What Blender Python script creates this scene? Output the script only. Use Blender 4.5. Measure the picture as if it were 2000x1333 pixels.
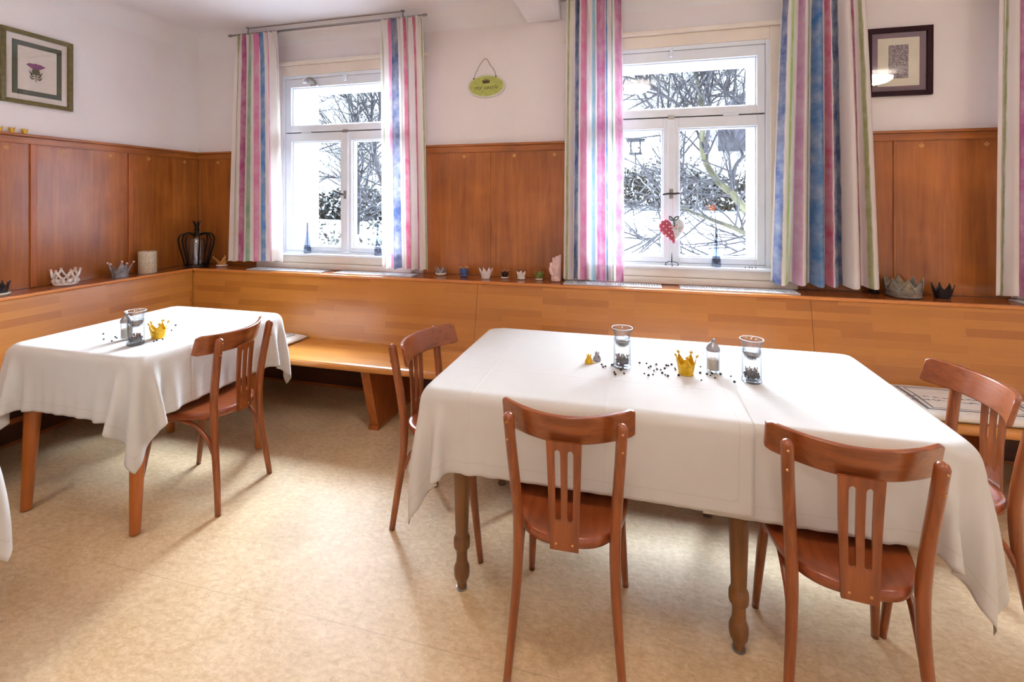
import bpy, bmesh, math, random
import numpy as np
from mathutils import Vector, Matrix

# ------------------------------------------------------------------ scene, camera, light
sc = bpy.context.scene
for o in list(bpy.data.objects):
    bpy.data.objects.remove(o)
C = sc.collection
PI = math.pi
cam_d = bpy.data.cameras.new('camera')
cam = bpy.data.objects.new('camera', cam_d)
C.objects.link(cam)
cam.location = (0, 0, 1.45)
cam.rotation_euler = (PI / 2, 0, math.atan(0.26))
cam_d.sensor_width = 36
cam_d.lens = 920 / 2000 * 36
cam_d.shift_y = -(666.5 - 390) / 2000
cam_d.clip_end = 300
sc.camera = cam

WORLD = 2.2
SUN = 104.0        # hazy winter daylight from over the garden
LAMP = 38.0
world = bpy.data.worlds.new('world')
sc.world = world
world.use_nodes = True
wn = world.node_tree
bgn = wn.nodes['Background']
wtc = wn.nodes.new('ShaderNodeTexCoord')
wsep = wn.nodes.new('ShaderNodeSeparateXYZ')
wn.links.new(wtc.outputs['Generated'], wsep.inputs[0])
wr = wn.nodes.new('ShaderNodeValToRGB')
wr.color_ramp.elements[0].position = 0.0
wr.color_ramp.elements[0].color = (0.84, 0.92, 1.0, 1)
wr.color_ramp.elements[1].position = 0.7
wr.color_ramp.elements[1].color = (0.68, 0.83, 1.0, 1)
wn.links.new(wsep.outputs['Z'], wr.inputs[0])
wn.links.new(wr.outputs[0], bgn.inputs['Color'])
bgn.inputs['Strength'].default_value = WORLD

sc.view_settings.view_transform = 'Standard'
sc.view_settings.look = 'None'
sc.view_settings.gamma = 1
sc.view_settings.use_curve_mapping = False
sc.view_settings.exposure = 0.0

sun_d = bpy.data.lights.new('hazy_sun', 'SUN')
sun_d.energy = SUN
sun_d.angle = math.radians(76)
sun_d.color = (0.76, 0.88, 1.0)
sun = bpy.data.objects.new('hazy_sun', sun_d)
sun.rotation_euler = (math.radians(-62), 0, math.radians(4))
sun.location = (0, 8, 6)
C.objects.link(sun)

WINX = [-2.19, 0.2325, 2.73]
for wx in WINX:
    pl = bpy.data.lights.new('window_portal', 'AREA')
    pl.shape = 'RECTANGLE'
    pl.size = 1.02
    pl.size_y = 1.36
    pl.cycles.is_portal = True
    po = bpy.data.objects.new('window_portal', pl)
    po.location = (wx, 3.63, 1.68)
    po.rotation_euler = (-PI / 2, 0, 0)
    C.objects.link(po)

# ------------------------------------------------------------------ node helpers
def srgb(r, g, b):
    f = lambda c: (c / 255 / 12.92) if c / 255 <= 0.04045 else ((c / 255 + 0.055) / 1.055) ** 2.4
    return (f(r), f(g), f(b), 1)

class NT:
    def __init__(s, name):
        s.m = bpy.data.materials.new(name)
        s.m.use_nodes = True
        s.t = s.m.node_tree
        s.p = s.t.nodes['Principled BSDF']
        s.out = s.t.nodes['Material Output']
    def n(s, kind, **kw):
        nd = s.t.nodes.new('ShaderNode' + kind)
        for k, v in kw.items():
            if hasattr(nd, k) and k not in nd.inputs:
                setattr(nd, k, v)
            else:
                nd.inputs[k].default_value = v
        return nd
    def l(s, a, b):
        s.t.links.new(a, b)
    def coords(s, kind='Object', scale=(1, 1, 1), loc=(0, 0, 0), rot=(0, 0, 0)):
        tc = s.n('TexCoord')
        mp = s.n('Mapping')
        mp.inputs['Scale'].default_value = scale
        mp.inputs['Location'].default_value = loc
        mp.inputs['Rotation'].default_value = rot
        s.l(tc.outputs[kind], mp.inputs['Vector'])
        return mp.outputs['Vector']
    def ramp(s, fac, stops, interp='LINEAR'):
        r = s.n('ValToRGB')
        cr = r.color_ramp
        cr.interpolation = interp
        cr.elements.remove(cr.elements[1])
        cr.elements[0].position = stops[0][0]
        cr.elements[0].color = stops[0][1]
        for p, c in stops[1:]:
            cr.elements.new(p).color = c
        s.l(fac, r.inputs[0])
        return r.outputs[0]
    def mix(s, fac, a, b, mode='MIX'):
        m = s.n('MixRGB', blend_type=mode)
        for v, i in ((fac, 0), (a, 1), (b, 2)):
            if hasattr(v, 'is_linked'):
                s.l(v, m.inputs[i])
            else:
                m.inputs[i].default_value = v
        return m.outputs[0]
    def math(s, op, a, b=0.0, c=0.0):
        m = s.n('Math', operation=op)
        for i, v in enumerate((a, b, c)):
            if hasattr(v, 'is_linked'):
                s.l(v, m.inputs[i])
            else:
                m.inputs[i].default_value = v
        return m.outputs[0]
    def noise(s, vec, scale=5, detail=3, rough=0.5, dist=0):
        n = s.n('TexNoise')
        n.inputs['Scale'].default_value = scale
        n.inputs['Detail'].default_value = detail
        n.inputs['Roughness'].default_value = rough
        n.inputs['Distortion'].default_value = dist
        s.l(vec, n.inputs['Vector'])
        return n.outputs['Fac']
    def bump(s, h, strength=0.2, dist=0.01):
        b = s.n('Bump')
        b.inputs['Strength'].default_value = strength
        b.inputs['Distance'].default_value = dist
        s.l(h, b.inputs['Height'])
        s.l(b.outputs[0], s.p.inputs['Normal'])
    def base(s, c):
        if hasattr(c, 'is_linked'):
            s.l(c, s.p.inputs['Base Color'])
        else:
            s.p.inputs['Base Color'].default_value = c
    def set(s, **kw):
        for k, v in kw.items():
            s.p.inputs[k.replace('_', ' ')].default_value = v
        return s

def plain(name, col, rough=0.5, metal=0.0, var=0.06, nscale=30, coat=0.0, bump=0.0):
    t = NT(name)
    v = t.coords('Object')
    f = t.noise(v, nscale, 3)
    d = tuple(max(0, c * (1 - var * 2)) for c in col[:3]) + (1,)
    b = tuple(min(1, c * (1 + var)) for c in col[:3]) + (1,)
    t.base(t.ramp(f, [(0.3, d), (0.7, b)]))
    t.set(Roughness=rough, Metallic=metal)
    t.p.inputs['Coat Weight'].default_value = coat
    if bump:
        t.bump(f, bump, 0.003)
    return t.m

def wood(name, light, dark, axis=2, scale=1.0, rough=0.35, coat=0.25, grain=1.0, big=0.5):
    """grain runs along the given axis of the object's own coordinates"""
    t = NT(name)
    sc3 = [14 * scale] * 3
    sc3[axis] = 0.9 * scale
    v = t.coords('Object', tuple(sc3))
    f1 = t.noise(v, 2.2, 6, 0.62, 0.6)
    sc4 = [70 * scale] * 3
    sc4[axis] = 3 * scale
    v2 = t.coords('Object', tuple(sc4))
    f2 = t.noise(v2, 2.0, 3, 0.6, 0.2)
    v3 = t.coords('Object')
    f3 = t.noise(v3, 2.2, 3, 0.6)
    c = t.ramp(f1, [(0.28, dark), (0.72, light)])
    c2 = t.mix(t.math('MULTIPLY', f2, 0.34 * grain), c, dark)
    lit = tuple(min(1, x * 1.35) for x in light[:3]) + (1,)
    drk = tuple(x * 0.72 for x in dark[:3]) + (1,)
    c3 = t.mix(t.math('MULTIPLY', f3, big), c2, t.ramp(f3, [(0.35, drk), (0.65, lit)]))
    t.base(c3)
    t.set(Roughness=rough)
    t.p.inputs['Coat Weight'].default_value = coat
    t.p.inputs['Coat Roughness'].default_value = 0.18
    t.bump(f2, 0.05, 0.002)
    return t.m

def staves(name, light, dark, ax_len, ax_wid, rough=0.32, row=0.043, length=0.42):
    """butcher-block wood: short staves glued in rows"""
    t = NT(name)
    tc = t.n('TexCoord')
    sp = t.n('SeparateXYZ')
    t.l(tc.outputs['Object'], sp.inputs[0])
    cb = t.n('CombineXYZ')
    t.l(sp.outputs[ax_len], cb.inputs[0])
    t.l(sp.outputs[ax_wid], cb.inputs[1])
    br = t.n('TexBrick')
    br.offset = 0.37
    br.offset_frequency = 2
    br.squash = 1.0
    br.inputs['Scale'].default_value = 1.0
    br.inputs['Brick Width'].default_value = length
    br.inputs['Row Height'].default_value = row
    br.inputs['Mortar Size'].default_value = 0.0004
    br.inputs['Mortar Smooth'].default_value = 0.4
    br.inputs['Bias'].default_value = 0.0
    br.inputs['Color1'].default_value = (0, 0, 0, 1)
    br.inputs['Color2'].default_value = (1, 1, 1, 1)
    br.inputs['Mortar'].default_value = (0.25, 0.25, 0.25, 1)
    t.l(cb.outputs[0], br.inputs['Vector'])
    mp = t.n('Mapping')
    mp.inputs['Scale'].default_value = (3.0, 40, 1)
    t.l(cb.outputs[0], mp.inputs['Vector'])
    g = t.noise(mp.outputs[0], 2.0, 5, 0.6, 0.4)
    mid = tuple((a + b) / 2 for a, b in zip(light, dark))
    c = t.ramp(br.outputs['Color'], [(0.0, mid), (0.5, light), (1.0, dark)])
    c0 = t.mix(0.30, c, mid)
    c2 = t.mix(t.math('MULTIPLY', g, 0.42), c0, tuple(x * 0.62 for x in dark[:3]) + (1,))
    big = t.noise(t.coords('Object'), 1.7, 3, 0.5)
    c3 = t.mix(t.math('MULTIPLY', big, 0.35), c2, tuple(min(1, x * 1.3) for x in light[:3]) + (1,))
    t.base(c3)
    t.set(Roughness=rough)
    t.p.inputs['Coat Weight'].default_value = 0.3
    t.p.inputs['Coat Roughness'].default_value = 0.2
    return t.m

def glass(name, tint=(1, 1, 1, 1), gloss=0.0, edge=None, epow=3.0, edgecol=(0.3, 0.35, 0.38, 1), rough=0.0):
    t = NT(name)
    tr = t.n('BsdfTransparent')
    tr.inputs[0].default_value = tint
    gl = t.n('BsdfGlossy')
    gl.inputs['Roughness'].default_value = rough
    gl.inputs['Color'].default_value = (1, 1, 1, 1)
    fw = t.n('LayerWeight')
    fw.inputs[0].default_value = 0.5
    fac = t.math('ADD', t.math('MULTIPLY', t.math('POWER', fw.outputs['Facing'], 5.0), 0.8), 0.04 + gloss)
    mx = t.n('MixShader')
    t.l(fac, mx.inputs[0])
    t.l(tr.outputs[0], mx.inputs[1])
    t.l(gl.outputs[0], mx.inputs[2])
    last = mx
    if edge:
        lw = t.n('LayerWeight')
        lw.inputs[0].default_value = 0.5
        e = t.math('MULTIPLY', t.math('POWER', lw.outputs['Facing'], epow), edge)
        tr2 = t.n('BsdfTransparent')
        tr2.inputs[0].default_value = edgecol
        m2 = t.n('MixShader')
        t.l(e, m2.inputs[0])
        t.l(mx.outputs[0], m2.inputs[1])
        t.l(tr2.outputs[0], m2.inputs[2])
        last = m2
    t.l(last.outputs[0], t.out.inputs['Surface'])
    return t.m

# ------------------------------------------------------------------ materials
W_L, W_D = srgb(180, 108, 44), srgb(122, 60, 18)
M = {}
M['wainscot'] = wood('wainscot_wood', W_L, W_D, 2, 1.0, 0.30, 0.35, 0.8, 0.45)
M['wainscot_rail_x'] = wood('rail_wood_x', W_L, W_D, 0, 1.0, 0.3, 0.3)
M['wainscot_rail_y'] = wood('rail_wood_y', W_L, W_D, 1, 1.0, 0.3, 0.3)
M['inlay'] = plain('inlay_wood', srgb(215, 165, 95), 0.4)
B_L, B_D = srgb(200, 134, 58), srgb(150, 84, 26)
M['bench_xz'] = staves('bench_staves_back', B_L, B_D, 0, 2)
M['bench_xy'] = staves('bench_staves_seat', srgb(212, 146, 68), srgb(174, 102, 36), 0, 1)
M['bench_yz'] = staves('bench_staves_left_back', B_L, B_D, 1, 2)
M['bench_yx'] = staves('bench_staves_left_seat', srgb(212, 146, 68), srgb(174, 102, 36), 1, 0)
M['bench_edge_x'] = wood('bench_edge_x', srgb(218, 148, 78), srgb(190, 110, 46), 0, 1, 0.3, 0.3, 0.6, 0.2)
M['bench_edge_y'] = wood('bench_edge_y', srgb(218, 148, 78), srgb(190, 110, 46), 1, 1, 0.3, 0.3, 0.6, 0.2)
M['bench_leg'] = wood('bench_leg_wood', srgb(190, 110, 48), srgb(140, 68, 26), 2, 1, 0.35, 0.2)
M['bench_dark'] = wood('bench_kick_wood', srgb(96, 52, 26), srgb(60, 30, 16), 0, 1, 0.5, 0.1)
M['ledge_dark_x'] = wood('ledge_wood_x', srgb(168, 92, 40), srgb(124, 58, 22), 0, 1, 0.22, 0.5, 0.7, 0.3)
M['ledge_dark_y'] = wood('ledge_wood_y', srgb(168, 92, 40), srgb(124, 58, 22), 1, 1, 0.22, 0.5, 0.7, 0.3)
CH_L, CH_D = srgb(166, 90, 42), srgb(106, 48, 20)
M['chair_z'] = wood('chair_wood_upright', CH_L, CH_D, 2, 1.6, 0.30, 0.4, 0.7, 0.25)
M['chair_x'] = wood('chair_wood_across', CH_L, CH_D, 0, 1.6, 0.30, 0.4, 0.7, 0.25)
M['chair_y'] = wood('chair_wood_seat', srgb(162, 84, 44), srgb(118, 52, 26), 1, 1.4, 0.30, 0.4, 0.7, 0.25)
M['leg_orange'] = wood('table_leg_orange', srgb(190, 108, 44), srgb(140, 70, 24), 2, 1.2, 0.35, 0.2)
M['leg_brown'] = wood('table_leg_brown', srgb(138, 90, 46), srgb(92, 56, 26), 2, 1.2, 0.4, 0.15)
M['table_under'] = wood('table_under_wood', srgb(150, 96, 52), srgb(104, 62, 30), 0, 1.0, 0.5, 0.1)
M['screw'] = plain('screw_brass', srgb(196, 140, 92), 0.3, 0.6)
M['white_paint'] = plain('white_gloss_paint', srgb(232, 240, 250), 0.3, 0, 0.02, 8)
M['cream_paint'] = plain('cream_paint', srgb(232, 222, 210), 0.45, 0, 0.03, 6)
M['gap_shade'] = plain('dark_window_gap', srgb(70, 75, 85), 0.7)
M['dark_metal'] = plain('dark_metal', srgb(60, 58, 60), 0.4, 0.7)
M['steel'] = plain('brushed_steel', srgb(150, 148, 145), 0.35, 0.8)
M['pane'] = glass('window_glass', (0.985, 0.995, 1, 1))
M['ceramic_white'] = plain('glazed_white', srgb(236, 228, 222), 0.25, 0, 0.05, 60)
M['gold'] = plain('matt_gold', srgb(218, 172, 40), 0.38, 0.55, 0.12, 60)
M['gold_light'] = plain('pale_gold', srgb(226, 170, 96), 0.35, 0.4)
M['silver'] = plain('silver_grey', srgb(165, 165, 172), 0.35, 0.6, 0.15, 80)
M['black'] = plain('black_glaze', srgb(30, 28, 32), 0.3)
M['pepper'] = plain('peppercorn_black', srgb(46, 40, 42), 0.7, 0, 0.3, 300)
M['snow'] = plain('snow', (0.88, 0.90, 0.93, 1), 0.8, 0, 0.02, 3)
M['bark'] = plain('tree_bark', (0.030, 0.034, 0.042, 1), 0.9, 0, 0.3, 12)
M['bark_moss'] = plain('mossy_bark', (0.075, 0.080, 0.042, 1), 0.9, 0, 0.35, 7)
M['leaf_dark'] = plain('hedge_leaf', (0.020, 0.030, 0.024, 1), 0.7, 0, 0.4, 2)
M['leaf_olive'] = plain('hedge_twig_olive', (0.040, 0.037, 0.020, 1), 0.8, 0, 0.4, 2)

def wall_mat():
    t = NT('white_wall_plaster')
    v = t.coords('Object')
    f = t.noise(v, 1.3, 4, 0.6)
    c = t.ramp(f, [(0.3, srgb(236, 229, 230)), (0.7, srgb(242, 238, 239))])
    t.base(c)
    t.set(Roughness=0.85)
    g = t.noise(v, 90, 4, 0.6)
    t.bump(g, 0.12, 0.004)
    return t.m
M['wall'] = wall_mat()
M['ceiling'] = plain('ceiling_paint', srgb(240, 238, 240), 0.9, 0, 0.015, 2)
M['outer_plaster'] = plain('outer_plaster', srgb(228, 212, 214), 0.9, 0, 0.02, 4)

def floor_mat():
    t = NT('marbled_linoleum')
    v = t.coords('Object')
    a = t.noise(v, 2.4, 8, 0.7, 0.6)
    vs = t.coords('Object', (1, 1.7, 1))
    b = t.noise(vs, 34, 6, 0.8, 0.5)
    c = t.ramp(a, [(0.3, srgb(200, 166, 118)), (0.7, srgb(246, 222, 186))])
    c2 = t.mix(0.5, c, t.ramp(b, [(0.32, srgb(172, 134, 88)), (0.5, srgb(220, 188, 144)), (0.68, srgb(247, 228, 200))]))
    st = t.noise(t.coords('Object', loc=(3, 1, 0)), 1.1, 4, 0.6, 0.4)
    c3 = t.mix(t.ramp(st, [(0.60, (0, 0, 0, 1)), (0.78, (0.45, 0.45, 0.45, 1))]), c2, srgb(150, 132, 108))
    # welded seams between the sheets
    sp = t.n('SeparateXYZ')
    t.l(t.coords('Object'), sp.inputs[0])
    y = t.math('SUBTRACT', sp.outputs[1], t.math('MULTIPLY', sp.outputs[0], 0.0))
    def seam(val):
        return t.math('LESS_THAN', t.math('ABSOLUTE', t.math('SUBTRACT', y, val)), 0.0016)
    s = t.math('MAXIMUM', seam(1.41), seam(2.125))
    s = t.math('MULTIPLY', t.math('MAXIMUM', s, seam(0.7)), t.noise(t.coords('Object'), 1.4, 2))
    c4 = t.mix(t.math('MULTIPLY', s, 0.55), c3, srgb(150, 118, 82))
    t.base(c4)
    r = t.n('MapRange')
    t.l(b, r.inputs[0])
    r.inputs[3].default_value = 0.42
    r.inputs[4].default_value = 0.66
    t.l(r.outputs[0], t.p.inputs['Roughness'])
    t.p.inputs['Coat Weight'].default_value = 0.16
    t.p.inputs['Coat Roughness'].default_value = 0.36
    t.bump(b, 0.05, 0.002)
    return t.m
M['floor'] = floor_mat()

def linen():
    t = NT('white_linen')
    uv = t.n('TexCoord')
    mp = t.n('Mapping')
    t.l(uv.outputs['UV'], mp.inputs[0])
    ck = t.n('TexChecker')
    ck.inputs['Scale'].default_value = 110
    t.l(mp.outputs[0], ck.inputs['Vector'])
    nz = t.noise(uv.outputs['UV'], 260, 2, 0.6)
    big = t.noise(uv.outputs['UV'], 3.0, 4, 0.6)
    c = t.ramp(big, [(0.3, srgb(205, 202, 198)), (0.7, srgb(214, 212, 209))])
    sp = t.n('SeparateXYZ')
    t.l(uv.outputs['UV'], sp.inputs[0])
    # attribute holding the distance from the cloth's edge, for the hem stitching
    at = t.n('Attribute')
    at.attribute_name = 'edge'
    st = t.math('LESS_THAN', t.math('ABSOLUTE', t.math('SUBTRACT', at.outputs['Fac'], 0.042)), 0.0022)
    c2 = t.mix(t.math('MULTIPLY', st, 0.25), c, srgb(190, 176, 158))
    t.base(c2)
    hem = t.math('MULTIPLY', t.math('LESS_THAN', at.outputs['Fac'], 0.042), 0.6)
    h = t.math('ADD', t.math('MULTIPLY', ck.outputs['Fac'], 0.12), t.math('MULTIPLY', nz, 0.3))
    cr = None
    for ax, vals in ((0, (0.33, 0.66)), (1, (0.36, 0.62))):
        for q in vals:
            k = t.math('SUBTRACT', 1.0, t.math('MULTIPLY', t.math('ABSOLUTE', t.math('SUBTRACT', sp.outputs[ax], q)), 160.0))
            k = t.math('MAXIMUM', k, 0.0)
            cr = k if cr is None else t.math('MAXIMUM', cr, k)
    h = t.math('ADD', h, t.math('MULTIPLY', cr, 1.3))
    h = t.math('ADD', h, hem)
    t.bump(h, 0.35, 0.0016)
    t.set(Roughness=0.85)
    t.p.inputs['Sheen Weight'].default_value = 0.15
    return t.m
M['linen'] = linen()

def emis(name, col, strength):
    t = NT(name)
    e = t.n('Emission')
    e.inputs[0].default_value = col
    e.inputs[1].default_value = strength
    t.l(e.outputs[0], t.out.inputs['Surface'])
    return t.m
M['lamp_glow'] = emis('lamp_glass_lit', (1.0, 0.84, 0.70, 1), LAMP)

# ------------------------------------------------------------------ mesh helpers
def add_box(bm, x0, x1, y0, y1, z0, z1, mat=None):
    vs = [bm.verts.new(p) for p in ((x0, y0, z0), (x1, y0, z0), (x1, y1, z0), (x0, y1, z0), (x0, y0, z1), (x1, y0, z1), (x1, y1, z1), (x0, y1, z1))]
    if mat is not None:
        for v in vs:
            v.co = mat @ v.co
    for f in ((0, 3, 2, 1), (4, 5, 6, 7), (0, 1, 5, 4), (1, 2, 6, 5), (2, 3, 7, 6), (3, 0, 4, 7)):
        bm.faces.new([vs[i] for i in f])

def box(*a):
    bm = bmesh.new()
    add_box(bm, *a)
    return bm

def add_prism(bm, pts, ex, mat=None):
    """closed outline pts (3d) extruded by vector ex"""
    a = [bm.verts.new(p) for p in pts]
    b = [bm.verts.new(Vector(p) + Vector(ex)) for p in pts]
    if mat is not None:
        for v in a + b:
            v.co = mat @ v.co
    n = len(pts)
    bm.faces.new(a[::-1])
    bm.faces.new(b)
    for i in range(n):
        bm.faces.new((a[i], a[(i + 1) % n], b[(i + 1) % n], b[i]))

def add_tube(bm, pts, rad, seg=8, flat=None, cap=True):
    """tube along pts; rad = number or list; flat=(a,b) scales the section sideways / depthwise"""
    pts = [Vector(p) for p in pts]
    n = len(pts)
    rs = rad if hasattr(rad, '__len__') else [rad] * n
    rings = []
    ref = None
    for i, p in enumerate(pts):
        d = (pts[min(i + 1, n - 1)] - pts[max(i - 1, 0)])
        if d.length < 1e-9:
            d = Vector((0, 0, 1))
        d.normalize()
        if ref is None:
            ref = Vector((1, 0, 0)) if abs(d.x) < 0.8 else Vector((0, 1, 0))
        s = (ref - d * ref.dot(d)).normalized()
        t = d.cross(s)
        ref = s
        fa, fb = flat if flat else (1, 1)
        rings.append([bm.verts.new(p + s * math.cos(a) * rs[i] * fa + t * math.sin(a) * rs[i] * fb) for a in [2 * PI * k / seg for k in range(seg)]])
    for i in range(n - 1):
        for k in range(seg):
            bm.faces.new((rings[i][k], rings[i][(k + 1) % seg], rings[i + 1][(k + 1) % seg], rings[i + 1][k]))
    if cap:
        bm.faces.new(rings[0][::-1])
        bm.faces.new(rings[-1])
    return rings

def add_lathe(bm, prof, seg=24, c=(0, 0, 0), close=False):
    """prof: list of (r, z)"""
    rings = []
    for r, z in prof:
        if r < 1e-6:
            rings.append([bm.verts.new((c[0], c[1], c[2] + z))])
        else:
            rings.append([bm.verts.new((c[0] + r * math.cos(2 * PI * k / seg), c[1] + r * math.sin(2 * PI * k / seg), c[2] + z)) for k in range(seg)])
    m = len(rings)
    for i in range(m if close else m - 1):
        a, b = rings[i], rings[(i + 1) % m]
        for k in range(seg):
            k2 = (k + 1) % seg
            if len(a) == 1 and len(b) == 1:
                continue
            if len(a) == 1:
                bm.faces.new((a[0], b[k2], b[k]))
            elif len(b) == 1:
                bm.faces.new((a[k], a[k2], b[0]))
            else:
                bm.faces.new((a[k], a[k2], b[k2], b[k]))
    if not close:
        if len(rings[0]) > 1:
            bm.faces.new(rings[0][::-1])
        if len(rings[-1]) > 1:
            bm.faces.new(rings[-1])

def lathe(prof, seg=24, c=(0, 0, 0), close=False):
    bm = bmesh.new()
    add_lathe(bm, prof, seg, c, close)
    return bm

def add_ball(bm, c, r, sub=2, scale=(1, 1, 1)):
    mat = Matrix.Translation(c) @ Matrix.Diagonal((r * scale[0], r * scale[1], r * scale[2], 1))
    bmesh.ops.create_icosphere(bm, subdivisions=sub, radius=1, matrix=mat)

def obj(name, bm, mat, parent=None, smooth=False, bevel=0.0, bseg=2, subsurf=0, loc=None):
    bmesh.ops.recalc_face_normals(bm, faces=bm.faces)
    me = bpy.data.meshes.new(name)
    bm.to_mesh(me)
    bm.free()
    mats = mat if isinstance(mat, (list, tuple)) else [mat]
    for m in mats:
        me.materials.append(M[m] if isinstance(m, str) else m)
    o = bpy.data.objects.new(name, me)
    C.objects.link(o)
    if parent is not None:
        o.parent = parent
    if loc:
        o.location = loc
    if smooth:
        me.polygons.foreach_set('use_smooth', [True] * len(me.polygons))
        if smooth != 'all':
            try:
                me.set_sharp_from_angle(angle=math.radians(42))
            except Exception:
                pass
    if bevel:
        b = o.modifiers.new('bevel', 'BEVEL')
        b.width = bevel
        b.segments = bseg
        b.limit_method = 'ANGLE'
        b.angle_limit = math.radians(40)
        b.harden_normals = False
    if subsurf:
        s = o.modifiers.new('subsurf', 'SUBSURF')
        s.levels = s.render_levels = subsurf
    return o

def parts(name, bm, mat, parent, **kw):
    """every loose piece of bm becomes a part of its own"""
    bm.verts.ensure_lookup_table()
    seen, out = set(), []
    for v in bm.verts:
        if v in seen:
            continue
        st, comp = [v], [v]
        seen.add(v)
        while st:
            q = st.pop()
            for e in q.link_edges:
                w = e.other_vert(q)
                if w not in seen:
                    seen.add(w)
                    st.append(w)
                    comp.append(w)
        nb = bmesh.new()
        mp = {w: nb.verts.new(w.co) for w in comp}
        cs = set(comp)
        for f in {f for w in comp for f in w.link_faces}:
            nb.faces.new([mp[w] for w in f.verts])
        out.append(obj(name, nb, mat, parent, **kw))
    bm.free()
    return out

def tag(o, label=None, cat=None, group=None, kind=None):
    if label: o['label'] = label
    if cat: o['category'] = cat
    if group: o['group'] = group
    if kind: o['kind'] = kind
    return o

def thing(name, label, cat, loc=(0, 0, 0), rotz=0, group=None):
    o = bpy.data.objects.new(name, None)
    o.empty_display_size = 0.1
    C.objects.link(o)
    o.location = loc
    o.rotation_euler = (0, 0, rotz)
    return tag(o, label, cat, group)

def struct(name, bm, mat, **kw):
    o = obj(name, bm, mat, **kw)
    o['kind'] = 'structure'
    return o

def sempty(name):
    o = bpy.data.objects.new(name, None)
    C.objects.link(o)
    o['kind'] = 'structure'
    return o

def kids(o):
    return [c for c in bpy.data.objects if c.parent == o]

def dup(root, loc, rotz=0, label=None, group=None, scale=None):
    r = root.copy()
    C.objects.link(r)
    r.location = loc
    r.rotation_euler = (0, 0, rotz)
    if scale: r.scale = scale
    if label: r['label'] = label
    if group: r['group'] = group
    for ch in kids(root):
        c = ch.copy()
        C.objects.link(c)
        c.parent = r
        for g in kids(ch):
            d = g.copy()
            C.objects.link(d)
            d.parent = c
    return r

def smoothpts(pts, n=6):
    """Catmull-Rom through pts"""
    P = [Vector(p) for p in pts]
    P = [P[0] * 2 - P[1]] + P + [P[-1] * 2 - P[-2]]
    out = []
    for i in range(1, len(P) - 2):
        for k in range(n):
            t = k / n
            a, b, c, d = P[i - 1], P[i], P[i + 1], P[i + 2]
            out.append(0.5 * ((2 * b) + (-a + c) * t + (2 * a - 5 * b + 4 * c - d) * t * t + (-a + 3 * b - 3 * c + d) * t ** 3))
    out.append(P[-2])
    return out

# ------------------------------------------------------------------ room shell
YW = 3.27            # inner face of the window wall
XL = -3.66           # inner face of the left wall
XR, YB, ZC = 4.3, -2.7, 2.84

struct('floor', box(XL - 0.3, XR + 0.3, YB - 0.3, YW + 0.02, -0.1, 0), 'floor')
ceil = struct('ceiling', box(XL - 0.3, XR + 0.3, YB - 0.3, YW + 0.35, ZC, ZC + 0.2), 'ceiling')
obj('beam', box(-0.746, -0.493, YB, YW, 2.70, ZC + 0.01), 'ceiling', ceil, bevel=0.02, bseg=3)
def cove(run, a0, a1, sx=0, sy=0):
    R = 0.13
    arc = []
    for k in range(9):
        a = (PI / 2) * k / 8
        arc.append((R - R * math.sin(a), -(R - R * math.cos(a))))   # distance from the wall, drop below the ceiling
    bm = bmesh.new()
    pr = [(0, 0)] + [(d, z) for d, z in arc][::1]
    pts = []
    for d, z in pr:
        if run == 'x':
            pts.append((a0, YW - d, ZC + z))
        else:
            pts.append((XL + d, a0, ZC + z))
    ex = (a1 - a0, 0, 0) if run == 'x' else (0, a1 - a0, 0)
    add_prism(bm, pts, ex)
    return bm
obj('cove', cove('x', XL, -0.746), 'ceiling', ceil, smooth=True)
obj('cove', cove('x', -0.493, XR), 'ceiling', ceil, smooth=True)
obj('cove', cove('y', YB, YW), 'ceiling', ceil, smooth=True)

bm = bmesh.new()
def wall_layer(bm, y0, y1, hw, z0, z1):
    xs = [XL - 0.3]
    for wx in WINX:
        xs += [wx - hw, wx + hw]
    xs.append(XR + 0.3)
    for i in range(0, len(xs), 2):
        add_box(bm, xs[i], xs[i + 1], y0, y1, -0.6, ZC + 0.2)
    for wx in WINX:
        add_box(bm, wx - hw, wx + hw, y0, y1, -0.6, z0)
        add_box(bm, wx - hw, wx + hw, y0, y1, z1, ZC + 0.2)
wall_layer(bm, YW, YW + 0.07, 0.60, 0.96, 2.47)
struct('wall_back', bm, 'wall')
bm = bmesh.new()
wall_layer(bm, YW + 0.07, YW + 0.35, 0.525, 0.99, 2.375)
struct('wall_back_outer', bm, 'outer_plaster')
struct('wall_left', box(XL - 0.3, XL, YB - 0.3, YW, -0.6, ZC + 0.2), 'wall')
struct('wall_right', box(XR, XR + 0.3, YB - 0.3, YW, -0.6, ZC + 0.2), 'wall')
struct('wall_front', box(XL, XR, YB - 0.3, YB, -0.6, ZC + 0.2), 'wall')

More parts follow.
